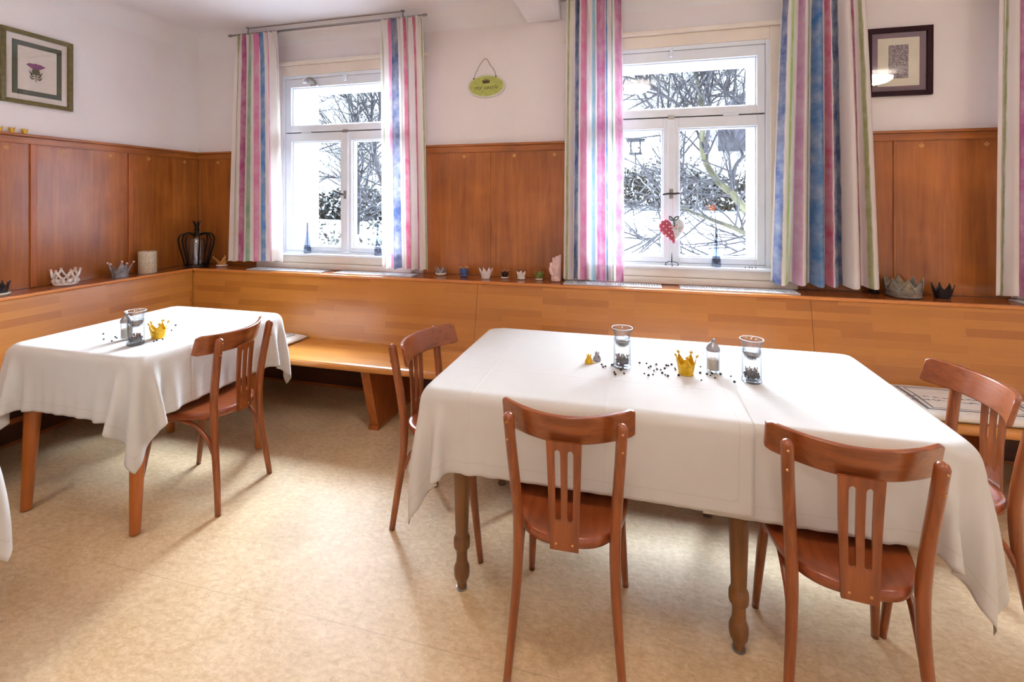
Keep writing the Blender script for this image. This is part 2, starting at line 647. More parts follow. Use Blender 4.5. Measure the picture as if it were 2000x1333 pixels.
# ---- windows
def make_window(idx, cx):
    w = sempty('window_%d' % idx)
    w.location = (cx, YW, 0)
    F0, F1 = -0.02, 0.045
    # architrave round the opening, header and cap
    bm = bmesh.new()
    for s in (-1, 1):
        a, b = sorted((s * 0.585, s * 0.655))
        add_box(bm, a, b, -0.035, 0.0, 0.96, 2.53)
    add_box(bm, -0.585, 0.585, -0.035, 0.0, 2.452, 2.53)
    obj('casing', bm, 'cream_paint', w, bevel=0.004)
    obj('header_cap', box(-0.70, 0.70, -0.06, 0, 2.53, 2.56), 'cream_paint', w, bevel=0.006)
    # fixed frame
    bm = bmesh.new()
    for s in (-1, 1):
        a, b = sorted((s * 0.56, s * 0.60))
        add_box(bm, a, b, F0 - 0.01, F1 + 0.03, 1.02, 2.452)
    add_box(bm, -0.56, 0.56, F0 - 0.01, F1 + 0.03, 2.425, 2.452)
    add_box(bm, -0.56, 0.56, F0 - 0.01, F1 + 0.03, 1.02, 1.035)
    obj('frame', bm, 'white_paint', w, bevel=0.003)
    def sash(x0, x1, z0, z1, gx0, gx1, gz0, gz1, glass_y=0.02):
        bm = bmesh.new()
        add_box(bm, x0, gx0, F0, F1, z0, z1)
        add_box(bm, gx1, x1, F0, F1, z0, z1)
        add_box(bm, gx0, gx1, F0, F1, z0, gz0)
        add_box(bm, gx0, gx1, F0, F1, gz1, z1)
        # glazing bead
        t = 0.009
        add_box(bm, gx0, gx0 + t, F0 + 0.02, F1, gz0, gz1)
        add_box(bm, gx1 - t, gx1, F0 + 0.02, F1, gz0, gz1)
        add_box(bm, gx0 + t, gx1 - t, F0 + 0.02, F1, gz0, gz0 + t)
        add_box(bm, gx0 + t, gx1 - t, F0 + 0.02, F1, gz1 - t, gz1)
        s = obj('sash', bm, 'white_paint', w, bevel=0.0025)
        obj('pane', box(gx0 + 0.004, gx1 - 0.004, glass_y, glass_y + 0.004, gz0 + 0.004, gz1 - 0.004), 'pane', s)
        return s
    sash(-0.558, -0.012, 1.037, 1.985, -0.505, -0.050, 1.075, 1.916)
    sash(0.012, 0.558, 1.037, 1.985, 0.048, 0.512, 1.075, 1.916)
    sash(-0.558, 0.558, 1.993, 2.423, -0.508, 0.512, 2.045, 2.356)
    obj('mullion', box(-0.024, 0.024, -0.032, -0.0201, 1.037, 1.98), 'white_paint', w, bevel=0.005)
    obj('gap', box(-0.556, 0.556, 0.0, 0.03, 1.985, 1.993), 'gap_shade', w)  # dark strip in the slit between sashes, its shade painted as colour
    for x in (-0.36, 0.36):
        obj('hinge', lathe([(0.006, -0.045), (0.008, -0.042), (0.008, 0.042), (0.006, 0.045)], 10), 'white_paint', w, smooth=True).matrix_local = Matrix.Translation((x, F0 - 0.006, 1.99)) @ Matrix.Rotation(PI / 2, 4, 'Y')
    # turn handle on the meeting stile
    bm = bmesh.new()
    add_box(bm, -0.012, 0.012, -0.038, -0.032, 1.455, 1.52)
    add_tube(bm, [(0, -0.032, 1.487), (0, -0.06, 1.487)], 0.007, 8)
    h = obj('handle', bm, 'steel', w, bevel=0.002)
    bm = bmesh.new()
    if idx == 1:
        add_tube(bm, smoothpts([(0.0, -0.06, 1.487), (-0.03, -0.064, 1.50), (-0.065, -0.062, 1.515), (-0.08, -0.06, 1.518)], 3), [0.008] * 10, 8)
    else:
        add_tube(bm, smoothpts([(-0.055, -0.06, 1.484), (-0.02, -0.064, 1.488), (0.02, -0.064, 1.488), (0.055, -0.06, 1.492)], 3), [0.0065] * 10, 8)
    obj('lever', bm, 'dark_metal', h, smooth='all')
    obj('latch', box(-0.02, 0.02, -0.036, -0.02, 1.975, 2.0), 'steel', w, bevel=0.002)
    bm = bmesh.new()
    add_box(bm, -0.01, 0.01, -0.05, -0.02, 2.38, 2.435)
    obj('catch', bm, 'white_paint', w, bevel=0.004)
    # sill and the boards under it
    obj('sill', box(-0.635, 0.635, -0.085, 0.0, 1.005, 1.022), 'white_paint', w, bevel=0.006, bseg=3)
    obj('apron_board', box(-0.62, 0.62, -0.045, 0.0, 0.945, 1.004), 'cream_paint', w, bevel=0.004)
    obj('lower_board', box((-0.81, -0.70, -0.69)[idx - 1], (0.58, 0.73, 0.74)[idx - 1], -0.062, 0.0, 0.9, 0.944), 'cream_paint', w, bevel=0.005)
    # snow-dusted outside ledge
    obj('outer_sill', box(-0.56, 0.56, 0.09, 0.42, 0.99, 1.02), 'steel', w, bevel=0.004)
    return w
for i, wx in enumerate(WINX):
    make_window(i + 1, wx)

# silver fanlight opener on the first window
t = thing('fanlight_opener', 'grey metal fanlight opener clamped to top of left window frame', 'window opener', (-2.50, YW - 0.025, 2.39))
bm = bmesh.new()
add_tube(bm, smoothpts([(-0.045, -0.012, 0.012), (0.0, -0.03, 0.02), (0.045, -0.03, 0.0), (0.055, -0.012, -0.035)], 4), [0.011] * 13, 8)
obj('arm', bm, 'steel', t, smooth='all')
obj('bracket', box(-0.075, -0.03, -0.02, 0.0, -0.008, 0.03), 'white_paint', t, bevel=0.004)
obj('plate', box(-0.005, 0.06, -0.012, 0.0, -0.035, -0.022), 'steel', t, bevel=0.002)

# ---- wainscot panelling (trim)
def clover(bm, x, z, r=0.007, ax='x', wy=0.0):
    for k in range(4):
        a = k * PI / 2
        p = (x + r * math.cos(a), wy, z + r * math.sin(a)) if ax == 'x' else (wy, x + r * math.cos(a), z + r * math.sin(a))
        sc_ = (1, 0.25, 1) if ax == 'x' else (0.25, 1, 1)
        add_ball(bm, p, r * 0.72, 1, sc_)
def wainscot_back(idx, x0, x1, stiles, cl):
    t = sempty('trim_%d' % idx)
    obj('panel', box(x0, x1, YW - 0.012, YW, 0.9, 1.80), 'wainscot', t)
    obj('top_rail', box(x0, x1, YW - 0.024, YW, 1.795, 1.838), 'wainscot_rail_x', t, bevel=0.003)
    obj('cap', box(x0, x1, YW - 0.036, YW, 1.838, 1.855), 'wainscot_rail_x', t, bevel=0.004)
    for s in stiles:
        obj('stile', box(s - 0.008, s + 0.008, YW - 0.02, YW - 0.012, 0.9, 1.795), 'wainscot', t, bevel=0.003)
    for c in cl:
        bm = bmesh.new()
        clover(bm, c, 1.765, 0.008, 'x', YW - 0.013)
        obj('inlay', bm, 'inlay', t)
wainscot_back(1, XL, WINX[0] - 0.655, [XL + 0.03, -3.02], [-3.44])
wainscot_back(2, WINX[0] + 0.655, WINX[1] - 0.655, [-1.015], [-1.21, -0.83, -0.54])
wainscot_back(3, WINX[1] + 0.655, WINX[2] - 0.655, [1.485, 1.03], [1.62, 1.93])
wainscot_back(4, WINX[2] + 0.655, XR, [3.8], [])
t = sempty('trim_5')
obj('panel', box(XL, XL + 0.012, YB, YW - 0.012, 0.9, 1.80), 'wainscot', t)
obj('top_rail', box(XL, XL + 0.024, YB, YW - 0.024, 1.795, 1.838), 'wainscot_rail_y', t, bevel=0.003)
obj('cap', box(XL, XL + 0.036, YB, YW - 0.036, 1.838, 1.855), 'wainscot_rail_y', t, bevel=0.004)
for s in (2.69, 2.10, 1.45, 0.8, 0.15):
    obj('stile', box(XL + 0.012, XL + 0.022, s - 0.016, s + 0.016, 0.9, 1.795), 'bench_leg', t, bevel=0.003)
for c in (1.97, 2.26, 2.55, 2.83, 3.13):
    bm = bmesh.new()
    clover(bm, c, 1.765, 0.008, 'y', XL + 0.013)
    obj('inlay', bm, 'inlay', t)

# ---- small quarter-round at the floor under the bench
struct('baseboard_back', box(XL, XR, 3.17, YW, 0, 0.02), 'wainscot_rail_x', bevel=0.004)
struct('baseboard_left', box(XL, XL + 0.11, YB, 3.17, 0, 0.02), 'wainscot_rail_y', bevel=0.004)

# ------------------------------------------------------------------ built-in corner bench
bx0, bx1 = -3.34, 3.9
t = thing('corner_bench', 'long orange wooden bench under the windows with high backrest and ledge', 'bench', (0, 0, 0))
def bench_back_panel(a, b):
    bm = bmesh.new()
    pts = [(a, 2.925, 0.45), (a, 2.955, 0.45), (a, 3.045, 0.884), (a, 3.015, 0.884)]
    add_prism(bm, pts, (b - a, 0, 0))
    return bm
for a, b in ((-3.42, -1.0225), (-1.0205, 0.967), (0.969, 2.95), (2.952, bx1)):
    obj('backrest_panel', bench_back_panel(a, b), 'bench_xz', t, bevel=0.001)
obj('ledge', box(-3.42, bx1, 3.03, YW - 0.012, 0.872, 0.898), 'ledge_dark_x', t)
obj('ledge_edge', box(-3.435, bx1, 3.005, 3.03, 0.880, 0.9), 'bench_edge_x', t, bevel=0.007, bseg=3)
bm = bmesh.new()
pr = [(0, 2.925, 0.405), (0, 2.925, 0.45), (0, 2.53, 0.45), (0, 2.517, 0.446), (0, 2.508, 0.437), (0, 2.506, 0.427), (0, 2.508, 0.418), (0, 2.517, 0.409), (0, 2.53, 0.405)]
add_prism(bm, [(-3.34, y, z) for _, y, z in pr], (bx1 + 3.34, 0, 0))
# mitre: keep the seat clear of the left bench
for v in bm.verts:
    if v.co.x < 0:
        v.co.x = -3.34 + (2.925 - v.co.y) * (0.345 / 0.419)
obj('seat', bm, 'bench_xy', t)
for x in (-1.588, -0.04, 1.54, 3.0):
    bm = bmesh.new()
    pts = [(x - 0.03, 2.545, 0.405), (x - 0.03, 2.655, 0.03), (x - 0.03, 3.17, 0.03), (x - 0.03, 3.17, 0.405)]
    add_prism(bm, pts, (0.06, 0, 0))
    lg = obj('leg', bm, 'bench_leg', t, bevel=0.002)
    obj('foot', box(x - 0.034, x + 0.034, 2.645, 3.17, 0, 0.03), 'bench_leg', lg, bevel=0.002)
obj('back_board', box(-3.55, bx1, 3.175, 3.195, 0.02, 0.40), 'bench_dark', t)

t = thing('corner_bench', 'orange wooden bench along the left wall with high backrest and ledge', 'bench', (0, 0, 0))
bm = bmesh.new()
pts = [(-3.335, YB + 0.3, 0.45), (-3.365, YB + 0.3, 0.45), (-3.455, YB + 0.3, 0.884), (-3.425, YB + 0.3, 0.884)]
add_prism(bm, pts, (0, 3.0 - YB - 0.3, 0))
for v in bm.verts:
    if v.co.y > 2:
        v.co.y = 2.92 + (v.co.z - 0.45) * (0.09 / 0.434)
obj('backrest_panel', bm, 'bench_yz', t, bevel=0.001)
obj('ledge', box(XL + 0.012, -3.44, YB + 0.3, YW - 0.013, 0.872, 0.898), 'ledge_dark_y', t)
obj('ledge_edge', box(-3.44, -3.415, YB + 0.3, 3.004, 0.880, 0.9), 'bench_edge_y', t, bevel=0.007, bseg=3)
bm = bmesh.new()
pr = [(-3.34, 0.405), (-3.34, 0.45), (-3.015, 0.45), (-3.004, 0.446), (-2.997, 0.437), (-2.995, 0.427), (-2.997, 0.418), (-3.004, 0.409), (-3.015, 0.405)]
add_prism(bm, [(x, YB + 0.3, z) for x, z in pr], (0, 2.0, 0))
for v in bm.verts:
    if v.co.y > YB + 1:
        v.co.y = 2.923 - (v.co.x + 3.34) * (0.419 / 0.345)
obj('seat', bm, 'bench_yx', t)
for y in (-1.6, 0.3):
    bm = bmesh.new()
    pts = [(-3.03, y - 0.03, 0.405), (-3.14, y - 0.03, 0.03), (-3.54, y - 0.03, 0.03), (-3.54, y - 0.03, 0.405)]
    add_prism(bm, pts, (0, 0.06, 0))
    obj('leg', bm, 'bench_leg', t, bevel=0.002)
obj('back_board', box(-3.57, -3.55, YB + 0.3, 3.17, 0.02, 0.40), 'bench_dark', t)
obj('floor_rail', box(-3.55, -3.535, YB + 0.3, 3.17, 0.13, 0.16), 'bench_leg', t)

# ------------------------------------------------------------------ radiator grilles in the ledge
def grille_bm(w, d):
    bm = bmesh.new()
    e = 0.008
    add_box(bm, -w / 2, w / 2, -d / 2, -d / 2 + e, 0, 0.006)
    add_box(bm, -w / 2, w / 2, d / 2 - e, d / 2, 0, 0.006)
    n = int(w / 0.016)
    for k in range(n + 1):
        x = -w / 2 + (w - 0.005) * k / n
        add_box(bm, x, x + 0.005, -d / 2 + e, d / 2 - e, 0.001, 0.006)
    for y in (-d / 6, d / 6):
        add_box(bm, -w / 2, w / 2, y - 0.003, y + 0.003, 0, 0.0055)
    add_box(bm, -w / 2 + 0.005, w / 2 - 0.005, -d / 2 + 0.004, d / 2 - 0.004, 0, 0.001)
    return bm
M['grille'] = plain('grille_enamel', srgb(226, 230, 236), 0.3, 0, 0.02)
for (x0, x1, lab) in ((-2.95, -2.28, 'white slotted radiator grille in ledge under left half of left window'),
                      (-2.17, -1.54, 'white slotted radiator grille in ledge under right half of left window'),
                      (-0.45, 0.165, 'white slotted radiator grille in ledge under left half of middle window'),
                      (0.275, 0.93, 'white slotted radiator grille in ledge under right half of middle window'),
                      (1.98, 2.60, 'white slotted radiator grille in ledge at right picture edge')):
    g = obj('radiator_grille', grille_bm(x1 - x0, 0.125), 'grille', loc=((x0 + x1) / 2, 3.115, 0.8986))
    tag(g, lab, 'radiator grille', 'radiator grilles in the window ledge')

# ------------------------------------------------------------------ curtains and rods
CW = srgb(238, 232, 228)
COL = dict(w=CW, c=srgb(232, 222, 208), ol=srgb(150, 160, 96), gr=srgb(124, 160, 128), dg=srgb(92, 112, 108), mg=srgb(170, 78, 128),
           pk=srgb(224, 130, 172), rs=srgb(206, 96, 130), bl=srgb(76, 124, 178), nv=srgb(70, 84, 124), mv=srgb(200, 150, 184), cy=srgb(150, 205, 222),
           gy=srgb(176, 170, 168), pl=srgb(186, 110, 150), lg=srgb(160, 200, 110))
def curtain_mat(name, stripes):
    t = NT(name)
    tc = t.n('TexCoord')
    sp = t.n('SeparateXYZ')
    t.l(tc.outputs['UV'], sp.inputs[0])
    mp = t.n('Mapping')
    mp.inputs['Scale'].default_value = (22, 9, 1)
    t.l(tc.outputs['UV'], mp.inputs[0])
    nz = t.noise(mp.outputs[0], 1.6, 4, 0.6)
    u = t.math('ADD', sp.outputs[0], t.math('MULTIPLY', t.math('SUBTRACT', nz, 0.5), 0.018))
    stops = [(0.0, CW)]
    e = 0.006
    for a, b, k in stripes:
        col = COL[k]
        stops += [(max(0.001, a - e), CW), (a + e * 0.3, col), (b - e * 0.3, col), (b + e, CW)]
    # two ramps, because one ramp holds at most 32 stops
    half = stops[:29]
    rest = stops[29:]
    c = t.ramp(u, half)
    if rest:
        cut = rest[0][0] - 0.003
        r2 = t.ramp(u, [(0.0, CW)] + rest)
        c = t.mix(t.math('GREATER_THAN', u, cut), c, r2)
    mp2 = t.n('Mapping')
    mp2.inputs['Scale'].default_value = (3, 7, 1)
    t.l(tc.outputs['UV'], mp2.inputs[0])
    wc = t.noise(mp2.outputs[0], 2.2, 4, 0.65)
    wash = t.n('MapRange')
    t.l(wc, wash.inputs[0])
    wash.inputs[1].default_value = 0.35
    wash.inputs[2].default_value = 0.7
    wash.inputs[3].default_value = 0.0
    wash.inputs[4].default_value = 0.38
    c2 = t.mix(wash.outputs[0], c, CW)
    df = t.n('BsdfDiffuse')
    tl = t.n('BsdfTranslucent')
    t.l(c2, df.inputs[0])
    t.l(c2, tl.inputs[0])
    hem = t.math('LESS_THAN', sp.outputs[1], 0.055)
    fac = t.math('SUBTRACT', 0.30, t.math('MULTIPLY', hem, 0.14))
    mx = t.n('MixShader')
    t.l(fac, mx.inputs[0])
    t.l(df.outputs[0], mx.inputs[1])
    t.l(tl.outputs[0], mx.inputs[2])
    t.l(mx.outputs[0], t.out.inputs['Surface'])
    return t.m
def curtain(label, xt, xb, ztop, zbot, stripes, folds, seed, y=3.12, group=None, fold=1.0):
    rnd = random.Random(seed)
    nu, nv = 150, 46
    bm = bmesh.new()
    uvl = bm.loops.layers.uv.new('UVMap')
    ph = [rnd.uniform(0, 6.28) for _ in range(6)]
    grid = []
    for j in range(nv + 1):
        v = j / nv
        row = []
        k = 1 - v
        e = k ** 0.8
        x0 = xt[0] * (1 - e) + xb[0] * e
        x1 = xt[1] * (1 - e) + xb[1] * e
        for i in range(nu + 1):
            u = i / nu
            amp = (0.013 + 0.021 * k ** 0.7) * fold
            f = folds * (u + 0.018 * math.sin(6.28 * u * 1.5 + ph[0] + v * 0.8))
            yy = amp * math.sin(6.2832 * f + ph[1]) + 0.35 * amp * math.sin(6.2832 * f * 0.47 + ph[2] + 0.7 * k)
            top = max(0, (v - 0.9) / 0.1)
            yy = yy * (1 - top * 0.35) + top * 0.014 * math.sin(6.2832 * folds * 1.6 * u + ph[3])
            xx = x0 + (x1 - x0) * (u + 0.010 * math.sin(6.2832 * f + ph[1] + 1.2))
            zb = zbot[0] * (1 - u) + zbot[1] * u + 0.006 * math.sin(6.2832 * f + 1)
            zz = zb + (ztop - zb) * v
            row.append((bm.verts.new((xx, y + yy, zz)), u, v))
        grid.append(row)
    for j in range(nv):
        for i in range(nu):
            q = [grid[j][i], grid[j][i + 1], grid[j + 1][i + 1], grid[j + 1][i]]
            f = bm.faces.new([a[0] for a in q])
            for lp, a in zip(f.loops, q):
                lp[uvl].uv = (a[1], a[2])
    o = obj('curtain', bm, curtain_mat('curtain_stripes_%d' % seed, stripes), smooth='all')
    tag(o, label, 'curtain', group)
    # gathering hooks along the heading tape
    hk = bmesh.new()
    for q in range(8):
        x = xt[0] + (xt[1] - xt[0]) * (q + 0.5) / 8
        rr = [(x, y + 0.014, ztop - 0.02), (x, y + 0.03, ztop + 0.0), (x, y + 0.03, ztop + 0.011)]
        add_tube(hk, rr, 0.0022, 5)
    parts('curtain_hook', hk, 'dark_metal', o)
    return o
L1 = [(.06, .09, 'ol'), (.17, .27, 'mg'), (.34, .375, 'gr'), (.43, .53, 'pk'), (.56, .67, 'bl'), (.75, .79, 'pk'), (.93, .965, 'dg')]
R1 = [(.03, .055, 'ol'), (.19, .27, 'pk'), (.29, .40, 'nv'), (.55, .62, 'rs'), (.655, .675, 'gy'), (.76, .84, 'rs'), (.93, .96, 'ol')]
L2 = [(.03, .055, 'ol'), (.15, .24, 'nv'), (.27, .355, 'pk'), (.46, .50, 'cy'), (.54, .675, 'pl'), (.69, .715, 'bl'), (.81, .83, 'gr'), (.86, .975, 'pl')]
R2 = [(.02, .075, 'nv'), (.11, .135, 'lg'), (.22, .285, 'mv'), (.32, .335, 'ol'), (.38, .485, 'bl'), (.53, .58, 'rs'), (.59, .69, 'nv'), (.80, .85, 'mg'), (.915, .94, 'ol')]
L3 = [(.03, .05, 'gy'), (.09, .12, 'ol'), (.20, .32, 'pl'), (.35, .45, 'bl'), (.6, .68, 'gr'), (.8, .9, 'rs')]
curtain('narrow striped curtain hanging left of left window, nearest the room corner', (-3.115, -2.71), (-3.185, -2.645), 2.775, (0.948, 0.962), L1, 6, 1, fold=0.42)
curtain('striped curtain hanging right of left window, beside green oval sign', (-1.822, -1.475), (-1.80, -1.432), 2.775, (0.946, 0.940), R1, 5.5, 2, fold=0.6)
curtain('striped curtain hanging left of middle window, with two wide rose stripes', (-0.432, -0.075), (-0.450, -0.060), 2.775, (0.925, 0.92), L2, 5, 3, fold=1.05)
curtain('wide striped curtain with broad blue stripes right of middle window, beside dark framed print', (0.86, 1.27), (0.795, 1.350), 2.775, (0.950, 0.945), R2, 6, 4, fold=1.25)
curtain('striped curtain cut off by right picture edge, left of rightmost window', (1.905, 2.36), (1.875, 2.40), 2.775, (0.932, 0.93), L3, 6, 5, fold=0.8)
for a, b, lab in ((-3.184, -1.488, 'thin steel curtain rod above left window'), (-0.45, 1.36, 'thin steel curtain rod above middle window, at top picture edge'),
                  (1.86, 3.62, 'thin steel curtain rod above rightmost window, beyond top right picture corner')):
    t = thing('curtain_rod', lab, 'curtain rod', ((a + b) / 2, 3.15, 2.79))
    h = (b - a) / 2
    bm = bmesh.new()
    add_tube(bm, [(-h, 0, 0), (h, 0, 0)], 0.0065, 10)
    obj('rod', bm, 'steel', t, smooth=True)
    bm = bmesh.new()
    add_tube(bm, [(-h + 0.16, 0.03, 0.004), (h - 0.14, 0.03, 0.004)], 0.003, 6)
    obj('guide_wire', bm, 'steel', t)
    for s in (-1, 1):
        bm = bmesh.new()
        add_tube(bm, [(s * (h - 0.16), 0, 0.0), (s * (h - 0.16), 0, 0.05)], 0.005, 8)
        add_box(bm, s * (h - 0.16) - 0.012, s * (h - 0.16) + 0.012, -0.012, 0.012, 0.044, 0.05)
        obj('bracket', bm, 'steel', t)
        bm = bmesh.new()
        add_tube(bm, [(s * h, 0, 0), (s * (h + 0.03), 0, 0)], 0.010, 10)
        obj('finial', bm, 'steel', t, smooth=True)
    bm = bmesh.new()
    add_tube(bm, [(-h + 0.17, 0.0, 0.043), (h - 0.17, 0.0, 0.043)], 0.0035, 6)
    obj('ceiling_rail', bm, 'steel', t)

# ------------------------------------------------------------------ chairs
def make_chair(label):
    t = thing('bentwood_chair', label, 'chair')
    for s in (-1, 1):
        pts = smoothpts([(s * 0.172, -0.205, 0.0), (s * 0.160, -0.190, 0.13), (s * 0.148, -0.168, 0.30), (s * 0.146, -0.160, 0.44),
                         (s * 0.152, -0.168, 0.56), (s * 0.161, -0.190, 0.70), (s * 0.166, -0.208, 0.80)], 4)
        n = len(pts)
        r = []
        for i, p in enumerate(pts):
            z = p.z
            r.append(0.0125 + 0.0055 * min(1, z / 0.40) if z < 0.42 else 0.018 - 0.001 * (z - 0.42))
        pts += [Vector((s * 0.1665, -0.2095, 0.808)), Vector((s * 0.1667, -0.2100, 0.813))]
        r += [0.013, 0.005]
        bm = bmesh.new()
        add_tube(bm, pts, r, 12, flat=(0.92, 1.05))
        obj('rear_leg', bm, 'chair_z', t, smooth='all')
        # tapered sabre front leg
        pts = smoothpts([(s * 0.178, 0.238, 0.0), (s * 0.170, 0.215, 0.14), (s * 0.160, 0.190, 0.30), (s * 0.154, 0.176, 0.43)], 4)
        r = [0.0115 + 0.0085 * p.z / 0.43 for p in pts]
        bm = bmesh.new()
        add_tube(bm, pts, r, 12)
        obj('front_leg', bm, 'chair_z', t, smooth='all')
        # side arch brace from front leg over to rear leg
        pts = smoothpts([(s * 0.158, 0.190, 0.275), (s * 0.158, 0.168, 0.34), (s * 0.156, 0.115, 0.392), (s * 0.153, 0.03, 0.412),
                         (s * 0.150, -0.06, 0.392), (s * 0.147, -0.125, 0.335), (s * 0.148, -0.162, 0.262)], 4)
        bm = bmesh.new()
        add_tube(bm, pts, 0.0095, 8)
        obj('brace', bm, 'chair_y', t, smooth='all')
        bm = bmesh.new()
        for z, y in ((0.79, -0.227), (0.735, -0.217)):
            add_ball(bm, (s * 0.168, y, z), 0.0042, 1)
        parts('screw', bm, 'screw', t)
    pts = smoothpts([(-0.160, 0.200, 0.275), (-0.145, 0.188, 0.345), (-0.09, 0.182, 0.395), (0, 0.18, 0.408), (0.09, 0.182, 0.395), (0.145, 0.188, 0.345), (0.160, 0.200, 0.275)], 4)
    bm = bmesh.new()
    add_tube(bm, pts, 0.0095, 8)
    obj('brace', bm, 'chair_x', t, smooth='all')
    # seat: rounded outline, wider in front, softly dished plywood
    def outline(k, n=56):
        a = 2 * PI * k / n
        cx_, sy = math.cos(a), math.sin(a)
        ex = 2 / 2.9
        x = math.copysign(abs(cx_) ** ex, cx_)
        y = math.copysign(abs(sy) ** ex, sy)
        hw = 0.183 + 0.018 * y
        yb = 0.215 if y > 0 else 0.205
        if y < 0:
            hw = 0.183 - 0.030 * (-y)
        return x * hw, y * yb + 0.012
    n = 56
    bm = bmesh.new()
    rings = []
    lay = [(0.0, 0.448), (0.45, 0.447), (0.75, 0.451), (0.90, 0.455), (0.97, 0.4555), (1.0, 0.451), (1.005, 0.44), (0.995, 0.425), (0.95, 0.422), (0.9, 0.432)]
    cen = bm.verts.new((0, 0.012, 0.4465))
    for rr, z in lay[1:]:
        rings.append([bm.verts.new((outline(k)[0] * rr, (outline(k)[1] - 0.012) * rr + 0.012, z)) for k in range(n)])
    for k in range(n):
        bm.faces.new((cen, rings[0][k], rings[0][(k + 1) % n]))
        for a, b in zip(rings, rings[1:]):
            bm.faces.new((a[k], b[k], b[(k + 1) % n], a[(k + 1) % n]))
    bm.faces.new(rings[-1][::-1])
    obj('seat', bm, 'chair_y', t, smooth='all')
    # crest rail: bent plate, ends swing forward, fixed in front of the posts
    bm = bmesh.new()
    NX, NZ = 28, 6
    def crest(u, w, th):
        x = 0.205 * u
        y = -0.205 + 0.085 * u * u + th
        # lower edge dips a little in the middle; ends cut slightly raked
        zl = 0.732 + 0.006 * abs(u) - 0.006
        zu = 0.826 - 0.008 * (1 - u * u) - 0.010 * max(0, (abs(u) - 0.93) / 0.07) ** 2
        zl += 0.006 * max(0, (abs(u) - 0.93) / 0.07) ** 2
        z = zl + (zu - zl) * w
        return (x, y - 0.015 * (z - 0.78) / 0.05, z)
    for sgn, th in ((0, -0.002), (1, 0.018)):
        pass
    fr = [[bm.verts.new(crest(-1 + 2 * i / NX, j / NZ, 0.018)) for j in range(NZ + 1)] for i in range(NX + 1)]
    bk = [[bm.verts.new(crest(-1 + 2 * i / NX, j / NZ, -0.002)) for j in range(NZ + 1)] for i in range(NX + 1)]
    for i in range(NX):
        for j in range(NZ):
            bm.faces.new((fr[i][j], fr[i + 1][j], fr[i + 1][j + 1], fr[i][j + 1]))
            bm.faces.new((bk[i][j], bk[i][j + 1], bk[i + 1][j + 1], bk[i + 1][j]))
        bm.faces.new((fr[i][0], bk[i][0], bk[i + 1][0], fr[i + 1][0]))
        bm.faces.new((fr[i][NZ], fr[i + 1][NZ], bk[i + 1][NZ], bk[i][NZ]))
    for i in (0, NX):
        for j in range(NZ):
            bm.faces.new((fr[i][j], fr[i][j + 1], bk[i][j + 1], bk[i][j]))
    obj('crest_rail', bm, 'chair_x', t, smooth=True, bevel=0.004)
    # splat with two long slots
    rows = [0.418, 0.432, 0.448, 0.47, 0.500, 0.5045, 0.512, 0.52, 0.60, 0.68, 0.706, 0.714, 0.7185, 0.728, 0.742]
    sl = 0.0085      # half width of a slot
    def wid(z):
        return 0.042 + (0.052 - 0.042) * (z - 0.418) / 0.324
    def ysp(z):
        if z < 0.46:
            return -0.200
        return -0.200 - 0.012 * (z - 0.46) / 0.28 + 0.005 * math.sin((z - 0.46) / 0.28 * PI)
    def slotx(z):
        f = (z - 0.418) / 0.324
        return 0.0165 + 0.003 * f
    def half(z):
        z0, z1 = 0.500, 0.7185
        if z <= z0 or z >= z1:
            return 0.0
        r = sl
        d = min(z - z0, z1 - z)
        return sl if d >= r * 1.4 else sl * math.sqrt(max(0.0, 1 - (1 - d / (r * 1.4)) ** 2))
    bm = bmesh.new()
    cols = []
    for z in rows:
        w, sx, h = wid(z), slotx(z), half(z)
        xs = [-w, -sx - h, -sx + h, 0, sx - h, sx + h, w]
        cols.append([[(x, ysp(z) + o_, z) for x in xs] for o_ in (0, 0.009)])
    V = [[[bm.verts.new(p) for p in side] for side in r_] for r_ in cols]
    def isslot(k, a, b):
        return k in (1, 4) and half((a + b) / 2) > 0
    for i in range(len(rows) - 1):
        for k in range(6):
            if isslot(k, rows[i], rows[i + 1]):
                continue
            for sd in (0, 1):
                q = [V[i][sd][k], V[i][sd][k + 1], V[i + 1][sd][k + 1], V[i + 1][sd][k]]
                bm.faces.new(q if sd == 0 else q[::-1])
            for kk, e in ((k, -1), (k + 1, 1)):
                nb = k + e
                if nb < 0 or nb > 5 or isslot(nb, rows[i], rows[i + 1]):
                    q = [V[i][0][kk], V[i][1][kk], V[i + 1][1][kk], V[i + 1][0][kk]]
                    try:
                        bm.faces.new(q)
                    except ValueError:
                        pass
    for i in (0, len(rows) - 1):
        for k in range(6):
            bm.faces.new((V[i][0][k], V[i][0][k + 1], V[i][1][k + 1], V[i][1][k]))
    bmesh.ops.remove_doubles(bm, verts=bm.verts, dist=0.0001)
    obj('splat', bm, 'chair_z', t)
    bm = bmesh.new()
    for x in (-0.024, 0.024):
        add_ball(bm, (x, -0.2005, 0.437), 0.0042, 1, (1, 0.5, 1))
    parts('screw', bm, 'screw', t)
    return t
chair0 = make_chair('bentwood chair seen from behind at left end of big table front, in lower centre')
chair0['group'] = 'bentwood chairs at the tables'
chair0.location = (-0.205, 1.575, 0)
chair0.rotation_euler = (0, 0, math.radians(1.5))
def R_(d): return math.radians(d)
dup(chair0, (0.575, 1.59, 0), R_(-4.5), 'bentwood chair seen from behind at lower right, in front of cloth seam')
dup(chair0, (-0.800, 2.005, 0), R_(-99.5), 'bentwood chair at left end of big table, its back to the left table')
dup(chair0, (1.02, 2.015, 0), R_(94), 'bentwood chair at right end of big table, cut by right picture edge')
dup(chair0, (-2.062, 1.905, 0), R_(94), 'bentwood chair drawn up to right side of left table')

